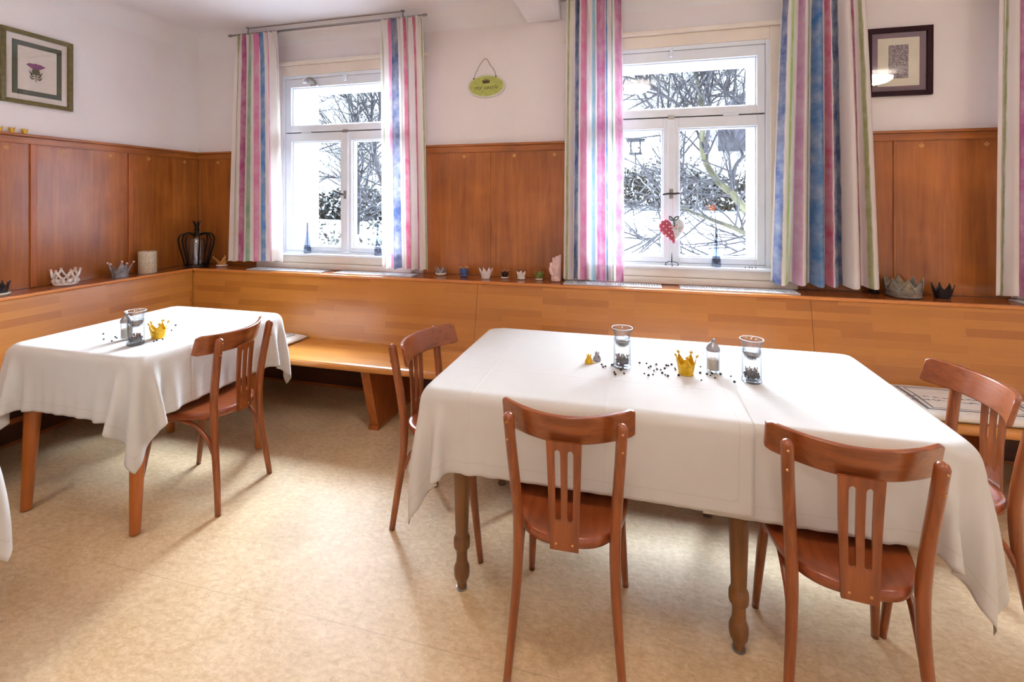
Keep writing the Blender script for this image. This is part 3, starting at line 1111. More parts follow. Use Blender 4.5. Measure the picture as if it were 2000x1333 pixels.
# ------------------------------------------------------------------ tables
ZT = 0.768
IN_ = 0.028      # the cloth folds over a rounded edge
t = thing('dining_table', 'big dining table with turned brown legs under long white tablecloths', 'table', (0.1, 1.97, 0))
def rel(o, x, y): return (x - o.location.x, y - o.location.y)
TX0, TX1, TY0, TY1 = -0.745, 0.925, 1.555, 2.40
obj('tabletop', box(TX0 - .1 + IN_, TX1 - .1 - IN_, TY0 - 1.97 + IN_, TY1 - 1.97 - IN_, ZT - 0.03, ZT - 0.001), 'table_under', t, bevel=0.012, bseg=4)
bm = bmesh.new()
for a in ((-0.70, 0.30, 1.60, 1.622), (-0.70, 0.30, 2.34, 2.362), (-0.70, -0.678, 1.622, 2.34), (0.278, 0.30, 1.622, 2.34)):
    add_box(bm, a[0] - .1 + 0.035, a[1] - .1 + 0.035, a[2] - 1.97 + 0.02, a[3] - 1.97, 0.64, ZT - 0.028)
obj('apron', bm, 'table_under', t, bevel=0.003)
bm = bmesh.new()
for y in (1.75, 2.2):
    add_box(bm, 0.3 - .1, 0.88 - .1, y - 1.97, y - 1.94, ZT - 0.075, ZT - 0.028)
parts('extension_rail', bm, 'table_under', t, bevel=0.003)
prof = [(0.012, 0.0), (0.017, 0.006), (0.018, 0.022), (0.020, 0.030), (0.027, 0.042), (0.0295, 0.060), (0.029, 0.078), (0.023, 0.094), (0.0195, 0.102), (0.021, 0.108), (0.0195, 0.113),
        (0.0205, 0.145), (0.022, 0.150), (0.029, 0.155), (0.0305, 0.165), (0.0305, 0.185), (0.028, 0.193), (0.0235, 0.198), (0.0235, 0.205), (0.026, 0.28), (0.031, 0.42), (0.0355, 0.56), (0.038, 0.63), (0.038, ZT - 0.03)]
for x, y in ((-0.624, 1.656), (0.325, 1.653), (-0.655, 2.315), (0.325, 2.315)):
    lg = obj('leg', lathe(prof, 24, (x - .1, y - 1.97, 0.0)), 'leg_brown', t, smooth=True)
    obj('foot_glide', lathe([(0.021, 0), (0.021, 0.005), (0.015, 0.007)], 16, (x - .1, y - 1.97, 0)), 'steel', lg)

LX0, LX1, LY0, LY1 = -2.862, -2.045, 1.535, 2.40
t = thing('dining_table', 'left dining table with plain tapered orange legs beside the corner bench', 'table', (-2.44, 1.96, 0))
obj('tabletop', box(LX0 + 2.44 + IN_, LX1 + 2.44 - IN_, LY0 - 1.96 + IN_, LY1 - 1.96 - IN_, ZT - 0.03, ZT - 0.001), 'table_under', t, bevel=0.012, bseg=4)
bm = bmesh.new()
for a in ((-2.77, -2.08, 1.56, 1.58), (-2.77, -2.08, 2.30, 2.32), (-2.80, -2.78, 1.58, 2.30), (-2.09, -2.07, 1.58, 2.30)):
    add_box(bm, a[0] + 2.44, a[1] + 2.44, a[2] - 1.96, a[3] - 1.96, 0.66, ZT - 0.028)
obj('apron', bm, 'leg_orange', t, bevel=0.003)
for x, y, dx, dy in ((-2.745, 1.555, -1, -1), (-2.09, 1.560, 1, -1), (-2.79, 2.30, -1, 1), (-2.115, 2.285, 1, 1)):
    bm = bmesh.new()
    pts = [(x + 2.44 - dx * 0.012 * z / 0.74, y - 1.96 - dy * 0.035 * z / 0.74, z) for z in (0.0, 0.2, 0.45, ZT - 0.035)]
    add_tube(bm, pts, [0.022, 0.027, 0.034, 0.038], 20, flat=(1, 0.9))
    for v in bm.verts:
        if v.co.z < 0.01:
            v.co.z = 0.006 + 0.25 * max(0, (v.co.x - (x + 2.44)) * 0.35)
    obj('leg', bm, 'leg_orange', t, smooth=True)
# third table, off the left picture edge; its cloth reaches into the picture
NX0, NX1, NY0, NY1 = -2.82, -1.95, 0.10, 1.02
t = thing('dining_table', 'nearest table at left picture edge, only its cloth corner showing', 'table', (-2.5, 0.5, 0))
obj('tabletop', box(NX0 + 2.5 + IN_, NX1 + 2.5 - IN_, NY0 - 0.5 + IN_, NY1 - 0.5 - IN_, ZT - 0.03, ZT - 0.001), 'table_under', t, bevel=0.012, bseg=4)
for x in (NX0 + 0.08, NX1 - 0.08):
    for y in (NY0 + 0.08, NY1 - 0.08):
        bm = bmesh.new()
        add_tube(bm, [(x + 2.5, y - 0.5, 0), (x + 2.5, y - 0.5, ZT - 0.03)], [0.024, 0.036], 16)
        obj('leg', bm, 'leg_orange', t, smooth=True)

# ------------------------------------------------------------------ tablecloths: a small drape solver
def drape(cx0, cx1, cy0, cy1, tb, ztop, seed, steps=320, h=0.020, wave=1.0, corner_push=None):
    tx0, tx1, ty0, ty1 = tb
    nx = int(round((cx1 - cx0) / h)) + 1
    ny = int(round((cy1 - cy0) / h)) + 1
    X, Y = np.meshgrid(np.linspace(cx0, cx1, nx), np.linspace(cy0, cy1, ny), indexing='ij')
    P = np.stack([X, Y, np.full_like(X, ztop)], -1).astype(float)
    R0 = P.copy()
    w = np.ones((nx, ny))
    inside = (X > tx0 + 0.012) & (X < tx1 - 0.012) & (Y > ty0 + 0.012) & (Y < ty1 - 0.012)
    w[inside] = 0
    rng = np.random.RandomState(seed)
    out = ~inside
    P[..., 2][out] += rng.uniform(-0.001, 0.001, out.sum())
    V = np.zeros_like(P)
    dx, dy = (cx1 - cx0) / (nx - 1), (cy1 - cy0) / (ny - 1)
    cons = []
    def add(ox, oy, sx, sy, stiff):
        # pairs (i,j)-(i+ox,j+oy), coloured so that no vertex is used twice in one pass
        L = math.hypot(ox * dx, oy * dy)
        for a in range(sx):
            for b in range(sy):
                cons.append((ox, oy, a, b, sx, sy, L, stiff))
    add(1, 0, 2, 1, 1.0)
    add(0, 1, 1, 2, 1.0)
    add(1, 1, 2, 1, 0.5)
    add(1, -1, 2, 1, 0.5)
    add(2, 0, 4, 1, 0.10)
    add(0, 2, 1, 4, 0.10)
    prep = []
    for ox, oy, a, b, sx, sy, L, st in cons:
        I = np.arange(nx - ox)
        J = np.arange(max(0, -oy), ny - max(0, oy))
        if abs(ox) == 2:
            I = I[(I % 4 // 2 == a % 2) & (I % 2 == a // 2)] if sx == 4 else I
        elif sx == 2:
            I = I[I % 2 == a]
        if abs(oy) == 2:
            J = J[(J % 4 // 2 == b % 2) & (J % 2 == b // 2)] if sy == 4 else J
        elif sy == 2:
            J = J[J % 2 == b]
        if len(I) == 0 or len(J) == 0:
            continue
        ii, jj = np.meshgrid(I, J, indexing='ij')
        prep.append((ii, jj, ii + ox, jj + oy, L, st))
    dt = 1 / 60
    phx, phy = rng.uniform(0, 6.28, 2)
    for s in range(steps):
        V[..., 2] -= 9.8 * dt
        if s < 90:
            g = wave * (1 - s / 90)
            lo_x, hi_x = X < tx0, X > tx1
            lo_y, hi_y = Y < ty0, Y > ty1
            V[..., 1] += g * dt * 2.0 * (np.sin(X * 13 + phx) + 0.3) * (hi_y * 1.0 - lo_y * 1.0)
            V[..., 0] += g * dt * 2.0 * (np.sin(Y * 12 + phy) + 0.3) * (hi_x * 1.0 - lo_x * 1.0)
            if corner_push:
                for (qx, qy, ax, ay) in corner_push:
                    m = np.exp(-((X - qx) ** 2 + (Y - qy) ** 2) / 0.02)
                    V[..., 0] += m * ax * dt
                    V[..., 1] += m * ay * dt
        Pn = P + V * dt * w[..., None]
        for it in range(9):
            for ii, jj, i2, j2, L, st in prep:
                a = Pn[ii, jj]
                b = Pn[i2, j2]
                wa, wb = w[ii, jj], w[i2, j2]
                d = b - a
                l = np.sqrt((d * d).sum(-1)) + 1e-12
                ws = wa + wb
                ok = ws > 0
                c = st * (l - L) / l / np.where(ok, ws, 1)
                if st < 0.3:
                    c = np.minimum(c, 0)      # bending: only resist folding
                c = (c * ok)[..., None]
                Pn[ii, jj] = a + d * c * wa[..., None]
                Pn[i2, j2] = b - d * c * wb[..., None]
            # collide with the table block
            x, y, z = Pn[..., 0], Pn[..., 1], Pn[..., 2]
            e = 0.004
            inb = (x > tx0 - e) & (x < tx1 + e) & (y > ty0 - e) & (y < ty1 + e) & (z < ztop)
            if inb.any():
                pen = np.stack([x - (tx0 - e), (tx1 + e) - x, y - (ty0 - e), (ty1 + e) - y, ztop - z], -1)
                k = pen.argmin(-1)
                for q, (ax, val) in enumerate(((0, tx0 - e), (0, tx1 + e), (1, ty0 - e), (1, ty1 + e), (2, ztop))):
                    m = inb & (k == q) & (w > 0)
                    Pn[..., ax][m] = val
        V = (Pn - P) / dt * 0.965
        P = Pn
        P[w == 0] = R0[w == 0]
    edge = np.minimum(np.minimum(X - cx0, cx1 - X), np.minimum(Y - cy0, cy1 - Y))
    return P, edge, (X, Y)
def tablecloth(label, ext, tb, ztop, seed, wave=1.0, corner_push=None):
    P, edge, (X, Y) = drape(*ext, tb, ztop, seed, wave=wave, corner_push=corner_push)
    nx, ny = P.shape[:2]
    verts = [tuple(p) for p in P.reshape(-1, 3)]
    faces = [(i * ny + j, (i + 1) * ny + j, (i + 1) * ny + j + 1, i * ny + j + 1) for i in range(nx - 1) for j in range(ny - 1)]
    me = bpy.data.meshes.new('tablecloth')
    me.from_pydata(verts, [], faces)
    at = me.attributes.new('edge', 'FLOAT', 'POINT')
    at.data.foreach_set('value', edge.reshape(-1).astype(np.float32))
    uv = me.uv_layers.new(name='UVMap')
    fx = ((X - X.min()) / 1.4).reshape(-1)
    fy = ((Y - Y.min()) / 1.4).reshape(-1)
    li = np.zeros(len(me.loops), dtype=np.int32)
    me.loops.foreach_get('vertex_index', li)
    uv.data.foreach_set('uv', np.stack([fx[li], fy[li]], -1).reshape(-1).astype(np.float32))
    me.polygons.foreach_set('use_smooth', [True] * len(me.polygons))
    me.materials.append(M['linen'])
    o = bpy.data.objects.new('tablecloth', me)
    C.objects.link(o)
    s = o.modifiers.new('subsurf', 'SUBSURF')
    s.levels = s.render_levels = 1
    s.boundary_smooth = 'PRESERVE_CORNERS'
    sd = o.modifiers.new('solid', 'SOLIDIFY')
    sd.thickness = 0.0012
    sd.offset = 0
    tag(o, label, 'tablecloth', 'white linen tablecloths')
    return o
D = 0.255
tablecloth('white tablecloth over left part of big table, its right hem lying on top', (TX0 - 0.27, 0.350, TY0 - D, TY1 + 0.2), (TX0, TX1, TY0 - 0.010, TY1 + 0.006), ZT + 0.0050, 3, 1.0,
           [(TX0 - 0.2, TY0 - 0.2, -6.0, -2.0)])
tablecloth('white tablecloth over right part of big table, tucked under its neighbour', (0.20, TX1 + 0.27, TY0 - D, TY1 + 0.2), (TX0, TX1, TY0, TY1), ZT + 0.0012, 5, 1.0,
           [(TX1 + 0.2, TY0 - 0.2, 5.0, -2.0)])
tablecloth('white tablecloth hanging over left table with pointed front corner', (LX0 - 0.19, LX1 + 0.25, LY0 - 0.255, LY1 + 0.22), (LX0, LX1, LY0, LY1), ZT + 0.0015, 8, 0.8,
           [(LX1 + 0.2, LY0 - 0.2, 0.5, -6.0)])
tablecloth('white tablecloth corner hanging into picture at far left edge', (NX0 - 0.2, NX1 + 0.25, NY0 - 0.2, NY1 + 0.25), (NX0, NX1, NY0, NY1), ZT + 0.0015, 11, 0.8,
           [(NX1 + 0.3, NY1 + 0.25, 3.0, 3.0)])
ZC_ = ZT + 0.0062     # top of the cloth on the big table
ZL_ = ZT + 0.0024

# ------------------------------------------------------------------ crowns
def crown_bm(rb, rt, h, n, ph, th=0.004, seg_per=8, base_h=None, curve=0.0):
    """band with n points; band height h, points reach h+ph, radius rb at foot and rt at the tips"""
    bm = bmesh.new()
    N = n * seg_per
    outer, inner = [], []
    H = h + ph
    for k in range(N):
        a = 2 * PI * k / N
        fr = (k % seg_per) / seg_per
        tri = 1 - abs(2 * fr - 1) * 1.0          # 0 at valley, 1 at the tip
        top = h + ph * (tri ** 1.5)
        co, si = math.cos(a), math.sin(a)
        colo, coli = [], []
        for q in range(5):
            z = top * q / 4
            r = rb + (rt - rb) * (z / H) ** (1 + curve)
            colo.append(bm.verts.new((r * co, r * si, z)))
            coli.append(bm.verts.new(((r - th) * co, (r - th) * si, max(z, th))))
        outer.append(colo)
        inner.append(coli)
    for k in range(N):
        k2 = (k + 1) % N
        for q in range(4):
            bm.faces.new((outer[k][q], outer[k2][q], outer[k2][q + 1], outer[k][q + 1]))
            bm.faces.new((inner[k][q], inner[k][q + 1], inner[k2][q + 1], inner[k2][q]))
        bm.faces.new((outer[k][4], outer[k2][4], inner[k2][4], inner[k][4]))
    bm.faces.new([inner[k][0] for k in range(N)])
    bm.faces.new([outer[k][0] for k in range(N)][::-1])
    return bm
def tips_bm(n, rt, z, r, seg_off=0.5):
    bm = bmesh.new()
    for k in range(n):
        a = 2 * PI * (k + seg_off) / n
        add_ball(bm, (rt * math.cos(a), rt * math.sin(a), z), r, 1)
    return bm
def crown(name, label, loc, mat, rb, rt, h, n, ph, tip=None, tip_r=0.006, plate=None, group=None, cat='crown ornament', rot=0.0, scalloped=False, curve=0.0, band=None):
    t = thing(name, label, cat, loc, rot, group)
    z0 = 0.0
    if plate:
        pm, pr, ph_ = plate
        obj('base', lathe([(pr * 0.8, 0), (pr, ph_ * 0.6), (pr * 0.98, ph_), (pr * 0.7, ph_ * 0.8)], 28), pm, t, smooth='all')
        z0 = ph_ * 0.8
    obj('band', crown_bm(rb, rt, h, n, ph, curve=curve), mat, t, smooth=True, loc=(0, 0, z0))
    if tip:
        parts('tip', tips_bm(n, rt - 0.002, h + ph + z0, tip_r), tip, t, smooth='all')
    if band:
        obj('ring', lathe([(rb + 0.001, 0), (rb + 0.004, 0.003), (rb + 0.004, h * 0.35), (rb + 0.001, h * 0.42)], 28), band, t, smooth='all', loc=(0, 0, z0))
    return t
LZ = 0.9
LB = 0.8985
M['green_glaze'] = plain('green_glaze', srgb(70, 84, 60), 0.25)
M['leaf_green'] = plain('moss_green_glaze', srgb(120, 134, 70), 0.25)
M['plate_cream'] = plain('cream_plate', srgb(214, 214, 196), 0.25)
M['blue_glaze'] = plain('blue_glaze', srgb(80, 104, 156), 0.25)
M['tin'] = plain('aged_tin', srgb(150, 140, 122), 0.45, 0.4, 0.25, 40)
M['zinc'] = plain('zinc_grey', srgb(150, 152, 160), 0.4, 0.3, 0.18, 40)
M['rose_stone'] = plain('rose_quartz', srgb(222, 184, 176), 0.35, 0, 0.08, 50)
M['dark_brown'] = plain('dark_brown_glaze', srgb(52, 28, 24), 0.3)
M['candle'] = plain('cream_candle', srgb(206, 190, 164), 0.6, 0, 0.14, 90)
GL = 'ceramic crowns along the wooden ledge'
crown('ceramic_crown', 'black and green glazed crown on cream plate, leftmost on ledge', (-3.545, 1.875, LB), 'black', 0.042, 0.056, 0.028, 7, 0.034, 'black', 0.005, ('plate_cream', 0.058, 0.016), GL, curve=0.3)
# white openwork crown
t = thing('ceramic_crown', 'white openwork crown on ledge of left bench', 'crown ornament', (-3.548, 2.215, LB), 0.3, GL)
bm = bmesh.new()
nn = 6
for k in range(nn):
    a0, a1, am = 2 * PI * k / nn, 2 * PI * (k + 1) / nn, 2 * PI * (k + 0.5) / nn
    def pt(a, r, z): return (r * math.cos(a), r * math.sin(a), z)
    add_tube(bm, smoothpts([pt(a0, 0.058, 0.012), pt(a0, 0.060, 0.045), pt((a0 + am) / 2, 0.064, 0.062), pt(am, 0.069, 0.095)], 3), 0.0065, 6)
    add_tube(bm, smoothpts([pt(a1, 0.058, 0.012), pt(a1, 0.060, 0.045), pt((a1 + am) / 2, 0.064, 0.062), pt(am, 0.069, 0.095)], 3), 0.0065, 6)
    add_ball(bm, pt(am, 0.056, 0.030), 0.016, 1, (1, 1, 1.1))
obj('openwork', bm, 'ceramic_white', t, smooth='all')
obj('base', lathe([(0.050, 0), (0.060, 0.004), (0.062, 0.018), (0.056, 0.022), (0.045, 0.018)], 28), 'ceramic_white', t, smooth='all')
parts('tip', tips_bm(6, 0.070, 0.100, 0.009), 'rose_stone', t, smooth='all')
crown('ceramic_crown', 'grey zinc crown with pink knobbed tips, left of cream candle', (-3.548, 2.548, LB), 'zinc', 0.046, 0.078, 0.038, 5, 0.062, 'rose_stone', 0.0085, None, GL, rot=0.5, curve=1.2)
t = thing('pillar_candle', 'thick cream pillar candle with pale pattern on the ledge', 'candle', (-3.552, 2.745, LB))
obj('wax', lathe([(0.056, 0), (0.058, 0.003), (0.058, 0.158), (0.055, 0.162), (0.040, 0.160), (0.02, 0.156)], 32), 'candle', t, smooth=True)
obj('wick', lathe([(0.0012, 0), (0.0012, 0.012)], 6, (0, 0, 0.156)), 'black', t)

# crown-topped lantern in the corner
t = thing('crown_lantern', 'dark metal crown-shaped lantern with glass hurricane in room corner', 'lantern', (-3.482, 3.095, LB))
M['lantern_metal'] = plain('black_lantern_metal', srgb(44, 38, 36), 0.3, 0.7)
bm = bmesh.new()
for k in range(8):
    a = 2 * PI * k / 8 + 0.2
    c_, s_ = math.cos(a), math.sin(a)
    pts = smoothpts([(0.080 * c_, 0.080 * s_, 0.015), (0.096 * c_, 0.096 * s_, 0.09), (0.118 * c_, 0.118 * s_, 0.18), (0.122 * c_, 0.122 * s_, 0.235),
                     (0.10 * c_, 0.10 * s_, 0.268), (0.062 * c_, 0.062 * s_, 0.274), (0.028 * c_, 0.028 * s_, 0.262)], 5)
    add_tube(bm, pts, 0.008, 6, flat=(1.2, 0.4))
obj('arches', bm, 'lantern_metal', t, smooth='all')
obj('base', lathe([(0.090, 0), (0.092, 0.008), (0.086, 0.020), (0.078, 0.020), (0.076, 0.01)], 32), 'lantern_metal', t, smooth=True)
obj('neck', lathe([(0.030, 0.255), (0.032, 0.268), (0.022, 0.275), (0.014, 0.290), (0.020, 0.302), (0.022, 0.308), (0.012, 0.315), (0.010, 0.325)], 20), 'lantern_metal', t, smooth='all')
fin = obj('finial_crown', crown_bm(0.012, 0.030, 0.022, 5, 0.03, 0.003), 'lantern_metal', t, smooth=True, loc=(0, 0, 0.322))
parts('tip', tips_bm(5, 0.029, 0.052, 0.005), 'lantern_metal', fin, smooth='all')
M['lantern_glass'] = glass('lantern_glass', (0.85, 0.85, 0.86, 1), 0.10, 0.5, 3.0)
obj('hurricane_glass', lathe([(0.055, 0.02), (0.058, 0.03), (0.058, 0.215), (0.050, 0.235), (0.048, 0.235), (0.055, 0.212), (0.055, 0.03)], 28, close=False), 'lantern_glass', t, smooth=True)
obj('candle_cup', lathe([(0.03, 0.018), (0.032, 0.05), (0.028, 0.05), (0.026, 0.03)], 20), 'silver', t, smooth=True)

# small gold-rimmed white crown dish
crown('ceramic_crown', 'small white crown dish with gold curled tips between lantern and curtain', (-3.300, 3.165, LZ), 'gold_light', 0.030, 0.074, 0.018, 5, 0.045, 'gold_light', 0.007, ('ceramic_white', 0.045, 0.014), GL, rot=0.2, curve=0.8)
crown('ceramic_crown', 'small dark grey crown with white rim, first on the ledge right of left window', (-1.365, 3.19, LZ), 'zinc', 0.034, 0.042, 0.010, 6, 0.030, None, 0, ('ceramic_white', 0.040, 0.018), GL)
crown('ceramic_crown', 'small blue crown with gold tips on the ledge between the windows', (-1.180, 3.175, LZ), 'blue_glaze', 0.026, 0.032, 0.030, 6, 0.026, 'gold_light', 0.0055, ('blue_glaze', 0.027, 0.012), GL)
crown('ceramic_crown', 'plain white pointed crown on the ledge, below the wainscot stile', (-1.004, 3.135, LZ), 'ceramic_white', 0.029, 0.050, 0.036, 7, 0.036, None, 0, None, GL, curve=0.2)
crown('ceramic_crown', 'tiny dark brown crown on white foot on the ledge', (-0.875, 3.17, LZ), 'dark_brown', 0.022, 0.028, 0.022, 5, 0.022, 'rose_stone', 0.0035, ('ceramic_white', 0.028, 0.012), GL)
crown('ceramic_crown', 'small white crown with brown spots, between dark brown and green crowns', (-0.757, 3.165, LZ), 'ceramic_white', 0.024, 0.032, 0.024, 5, 0.026, 'dark_brown', 0.0045, ('ceramic_white', 0.030, 0.010), GL)
crown('ceramic_crown', 'small moss-green crown on white foot, left of the pink hands', (-0.632, 3.165, LZ), 'leaf_green', 0.024, 0.034, 0.026, 6, 0.024, None, 0, ('ceramic_white', 0.026, 0.012), GL)

# pink praying hands figurine
t = thing('hands_figurine', 'pale pink stone figurine of upright folded hands on the ledge', 'figurine', (-0.512, 3.145, LZ))
bm = bmesh.new()
add_tube(bm, [(0, 0, 0.0), (0, 0, 0.03), (-0.002, 0, 0.06), (-0.002, 0, 0.095)], [0.028, 0.030, 0.033, 0.034], 14, flat=(1.1, 0.75))
for sgn in (-1, 1):
    for (x0, x1, z1, r) in ((-0.030, -0.033, 0.125, 0.0085), (-0.013, -0.015, 0.158, 0.0095), (0.005, 0.006, 0.168, 0.0095), (0.022, 0.027, 0.178, 0.0095)):
        add_tube(bm, smoothpts([(x0, sgn * 0.012, 0.085), ((x0 + x1) / 2, sgn * 0.013, (0.085 + z1) / 2), (x1, sgn * 0.008, z1 - 0.006), (x1, sgn * 0.007, z1)], 3), [r] * 8 + [r * 0.9, r * 0.5], 8)
    add_tube(bm, smoothpts([(-0.02, sgn * 0.02, 0.04), (-0.034, sgn * 0.018, 0.07), (-0.038, sgn * 0.012, 0.10)], 3), [0.010] * 5 + [0.009, 0.005], 8)
hd = obj('hands', bm, 'rose_stone', t, smooth='all')
rm = hd.modifiers.new('remesh', 'REMESH')
rm.mode = 'VOXEL'
rm.voxel_size = 0.0028
rm.use_smooth_shade = True
obj('cuff', lathe([(0.030, 0), (0.034, 0.004), (0.035, 0.03), (0.031, 0.036), (0.02, 0.036)], 20), 'rose_stone', t, smooth=True)

# crowns right of the middle window
t = thing('tin_crown', 'aged grey tin crown basket on the ledge below dark framed print', 'crown ornament', (1.480, 3.155, LZ), 0.2)
obj('band', crown_bm(0.080, 0.092, 0.062, 8, 0.05, 0.003), 'tin', t, smooth=True)
bm = bmesh.new()
for z in (0.006, 0.034):
    add_tube(bm, [(0.0845 * math.cos(2 * PI * k / 32), 0.0845 * math.sin(2 * PI * k / 32), z) for k in range(33)], 0.003, 6)
for k in range(8):
    a0 = 2 * PI * k / 8
    add_tube(bm, smoothpts([(0.086 * math.cos(a0), 0.086 * math.sin(a0), 0.036), (0.092 * math.cos(a0 + .39), 0.092 * math.sin(a0 + .39), 0.09), (0.088 * math.cos(a0 + .785), 0.088 * math.sin(a0 + .785), 0.036)], 4), 0.0022, 5)
obj('wire', bm, 'steel', t, smooth='all')
t = thing('black_crown', 'dark iron crown spray behind tin crown, beside curtain hem', 'crown ornament', (1.362, 3.215, LZ))
bm = bmesh.new()
for k in range(7):
    a = 2 * PI * k / 7
    add_tube(bm, smoothpts([(0.015 * math.cos(a), 0.012 * math.sin(a), 0.0), (0.024 * math.cos(a), 0.018 * math.sin(a), 0.06), (0.030 * math.cos(a), 0.022 * math.sin(a), 0.11 + 0.012 * (k % 3))], 3), [0.005, 0.006, 0.007, 0.006, 0.005, 0.003, 0.001], 6)
obj('spikes', bm, 'dark_metal', t, smooth='all')
obj('base', lathe([(0.026, 0), (0.028, 0.004), (0.02, 0.012)], 16), 'dark_metal', t, smooth=True)
crown('black_crown', 'small black crown right of tin crown on the ledge', (1.672, 3.165, LZ), 'black', 0.036, 0.052, 0.040, 7, 0.034, 'black', 0.0045, None)

# tiny gold crowns on top of the left wainscot
for y in (1.935, 1.993, 2.055):
    lab = {1.935: 'tiny gold crown on wainscot cap, cut by left picture edge', 1.993: 'tiny gold crown on wainscot cap, middle of the three', 2.055: 'tiny gold crown on wainscot cap, rightmost of the three'}[y]
    crown('gold_crown', lab, (XL + 0.02, y, 1.855), 'gold', 0.009, 0.016, 0.016, 5, 0.014, 'gold', 0.0028, None, 'tiny gold crowns on the wainscot cap')

# ------------------------------------------------------------------ things on the tables
M['clear_glass'] = glass('clear_glass', (0.975, 0.985, 0.99, 1), 0.02, 0.8, 2.5, (0.50, 0.55, 0.60, 1))
M['thick_glass'] = glass('thick_glass', (0.95, 0.965, 0.98, 1), 0.05, 0.9, 2.0, (0.36, 0.40, 0.44, 1))
M['salt'] = plain('salt', srgb(196, 184, 170), 0.9, 0, 0.1, 300)
M['tealight'] = plain('tealight_cup', srgb(150, 150, 152), 0.3, 0.7)
M['pepper_brown'] = plain('clove_brown', srgb(96, 66, 56), 0.7, 0, 0.25, 200)
def jar_with_insert(loc, lab_where, seed):
    x, y, z = loc
    t = thing('glass_jar', 'tall clear glass jar ' + lab_where, 'jar', loc)
    R, H = 0.0345, 0.118
    obj('wall', lathe([(R, 0.004), (R, H), (R - 0.0025, H), (R - 0.0025, 0.012)], 32), 'clear_glass', t, smooth=True)
    obj('base', lathe([(R - 0.004, 0.0), (R, 0.003), (R, 0.010), (R - 0.003, 0.013), (0.01, 0.0115)], 32), 'thick_glass', t, smooth=True)
    # bell-shaped glass hanging in the mouth
    g = thing('tealight_glass', 'bell-shaped glass hanging in mouth of jar ' + lab_where, 'candle glass', (x, y, z + 0.0))
    obj('bowl', lathe([(0.0, 0.084), (0.016, 0.085), (0.025, 0.092), (0.0305, 0.108), (0.0315, 0.125), (0.034, 0.140), (0.0395, 0.152), (0.042, 0.158), (0.0415, 0.161), (0.039, 0.160),
                       (0.0365, 0.154), (0.031, 0.142), (0.0285, 0.125), (0.0275, 0.108), (0.022, 0.095), (0.014, 0.089), (0.0, 0.088)], 36), 'thick_glass', g, smooth='all')
    M['rim_highlight'] = M.get('rim_highlight') or plain('painted_rim_highlight', srgb(232, 236, 242), 0.08, 0, 0.02)  # opaque near-white: the glass rim's highlight is put into the colour
    bm = bmesh.new()
    add_tube(bm, [(0.0405 * math.cos(2 * PI * k / 36), 0.0405 * math.sin(2 * PI * k / 36), 0.1595) for k in range(37)], 0.0018, 8)
    obj('rim', bm, 'rim_highlight', g, smooth='all')
    obj('tealight', lathe([(0.0165, 0.0895), (0.0175, 0.091), (0.0175, 0.103), (0.0165, 0.103), (0.016, 0.100), (0.0, 0.100)], 24), 'tealight', g, smooth=True)
    rnd = random.Random(seed)
    bm = bmesh.new()
    for k in range(230):
        a = rnd.uniform(0, 6.28)
        r = (R - 0.0085) * math.sqrt(rnd.random())
        add_ball(bm, (r * math.cos(a), r * math.sin(a), 0.0165 + rnd.random() * 0.022 * (1 - 0.25 * (r / R))), 0.0033, 1)
    o = obj('peppercorns', bm, 'pepper', loc=(x, y, z))
    tag(o, 'black peppercorns filling bottom of jar ' + lab_where, 'peppercorns', None, 'stuff')
    bm = bmesh.new()
    for k in range(22):
        a = rnd.uniform(0, 6.28)
        r = (R - 0.012) * math.sqrt(rnd.random())
        p0 = Vector((r * math.cos(a), r * math.sin(a), 0.036))
        d = Vector((rnd.uniform(-.5, .5), rnd.uniform(-.5, .5), 1)).normalized()
        add_tube(bm, [p0, p0 + d * 0.012], [0.0011, 0.0014], 5)
        add_ball(bm, p0 + d * 0.0135, 0.0026, 1)
    o = obj('cloves', bm, 'pepper_brown', loc=(x, y, z))
    tag(o, 'brown cloves lying on peppercorns in jar ' + lab_where, 'cloves', None, 'stuff')
jar_with_insert((-0.048, 1.948, ZC_), 'left of gold crown on big table', 21)
jar_with_insert((0.423, 1.925, ZC_ - 0.004), 'right of salt shaker on big table', 22)
jar_with_insert((-2.259, 1.69, ZL_), 'on left table', 23)
def shaker(loc, lab):
    t = thing('salt_shaker', lab, 'salt shaker', loc)
    obj('body', lathe([(0.021, 0.0), (0.024, 0.003), (0.0245, 0.012), (0.0245, 0.082), (0.022, 0.088), (0.02, 0.088), (0.0225, 0.08), (0.0225, 0.01), (0.0, 0.008)], 28), 'clear_glass', t, smooth=True)
    obj('salt', lathe([(0.0, 0.010), (0.021, 0.010), (0.0215, 0.012), (0.0215, 0.052), (0.014, 0.055), (0.0, 0.056)], 24), 'salt', t, smooth=True)
    obj('cap', lathe([(0.0255, 0.084), (0.0262, 0.088), (0.0255, 0.094), (0.020, 0.104), (0.012, 0.114), (0.0075, 0.118), (0.0065, 0.128), (0.0055, 0.130), (0.003, 0.128)], 24), 'silver', t, smooth=True)
    return t
shaker((0.298, 1.985, ZC_), 'glass salt shaker with conical metal top on big table')
shaker((-2.385, 1.742, ZL_), 'glass salt shaker with metal top on left table, behind glass jar')
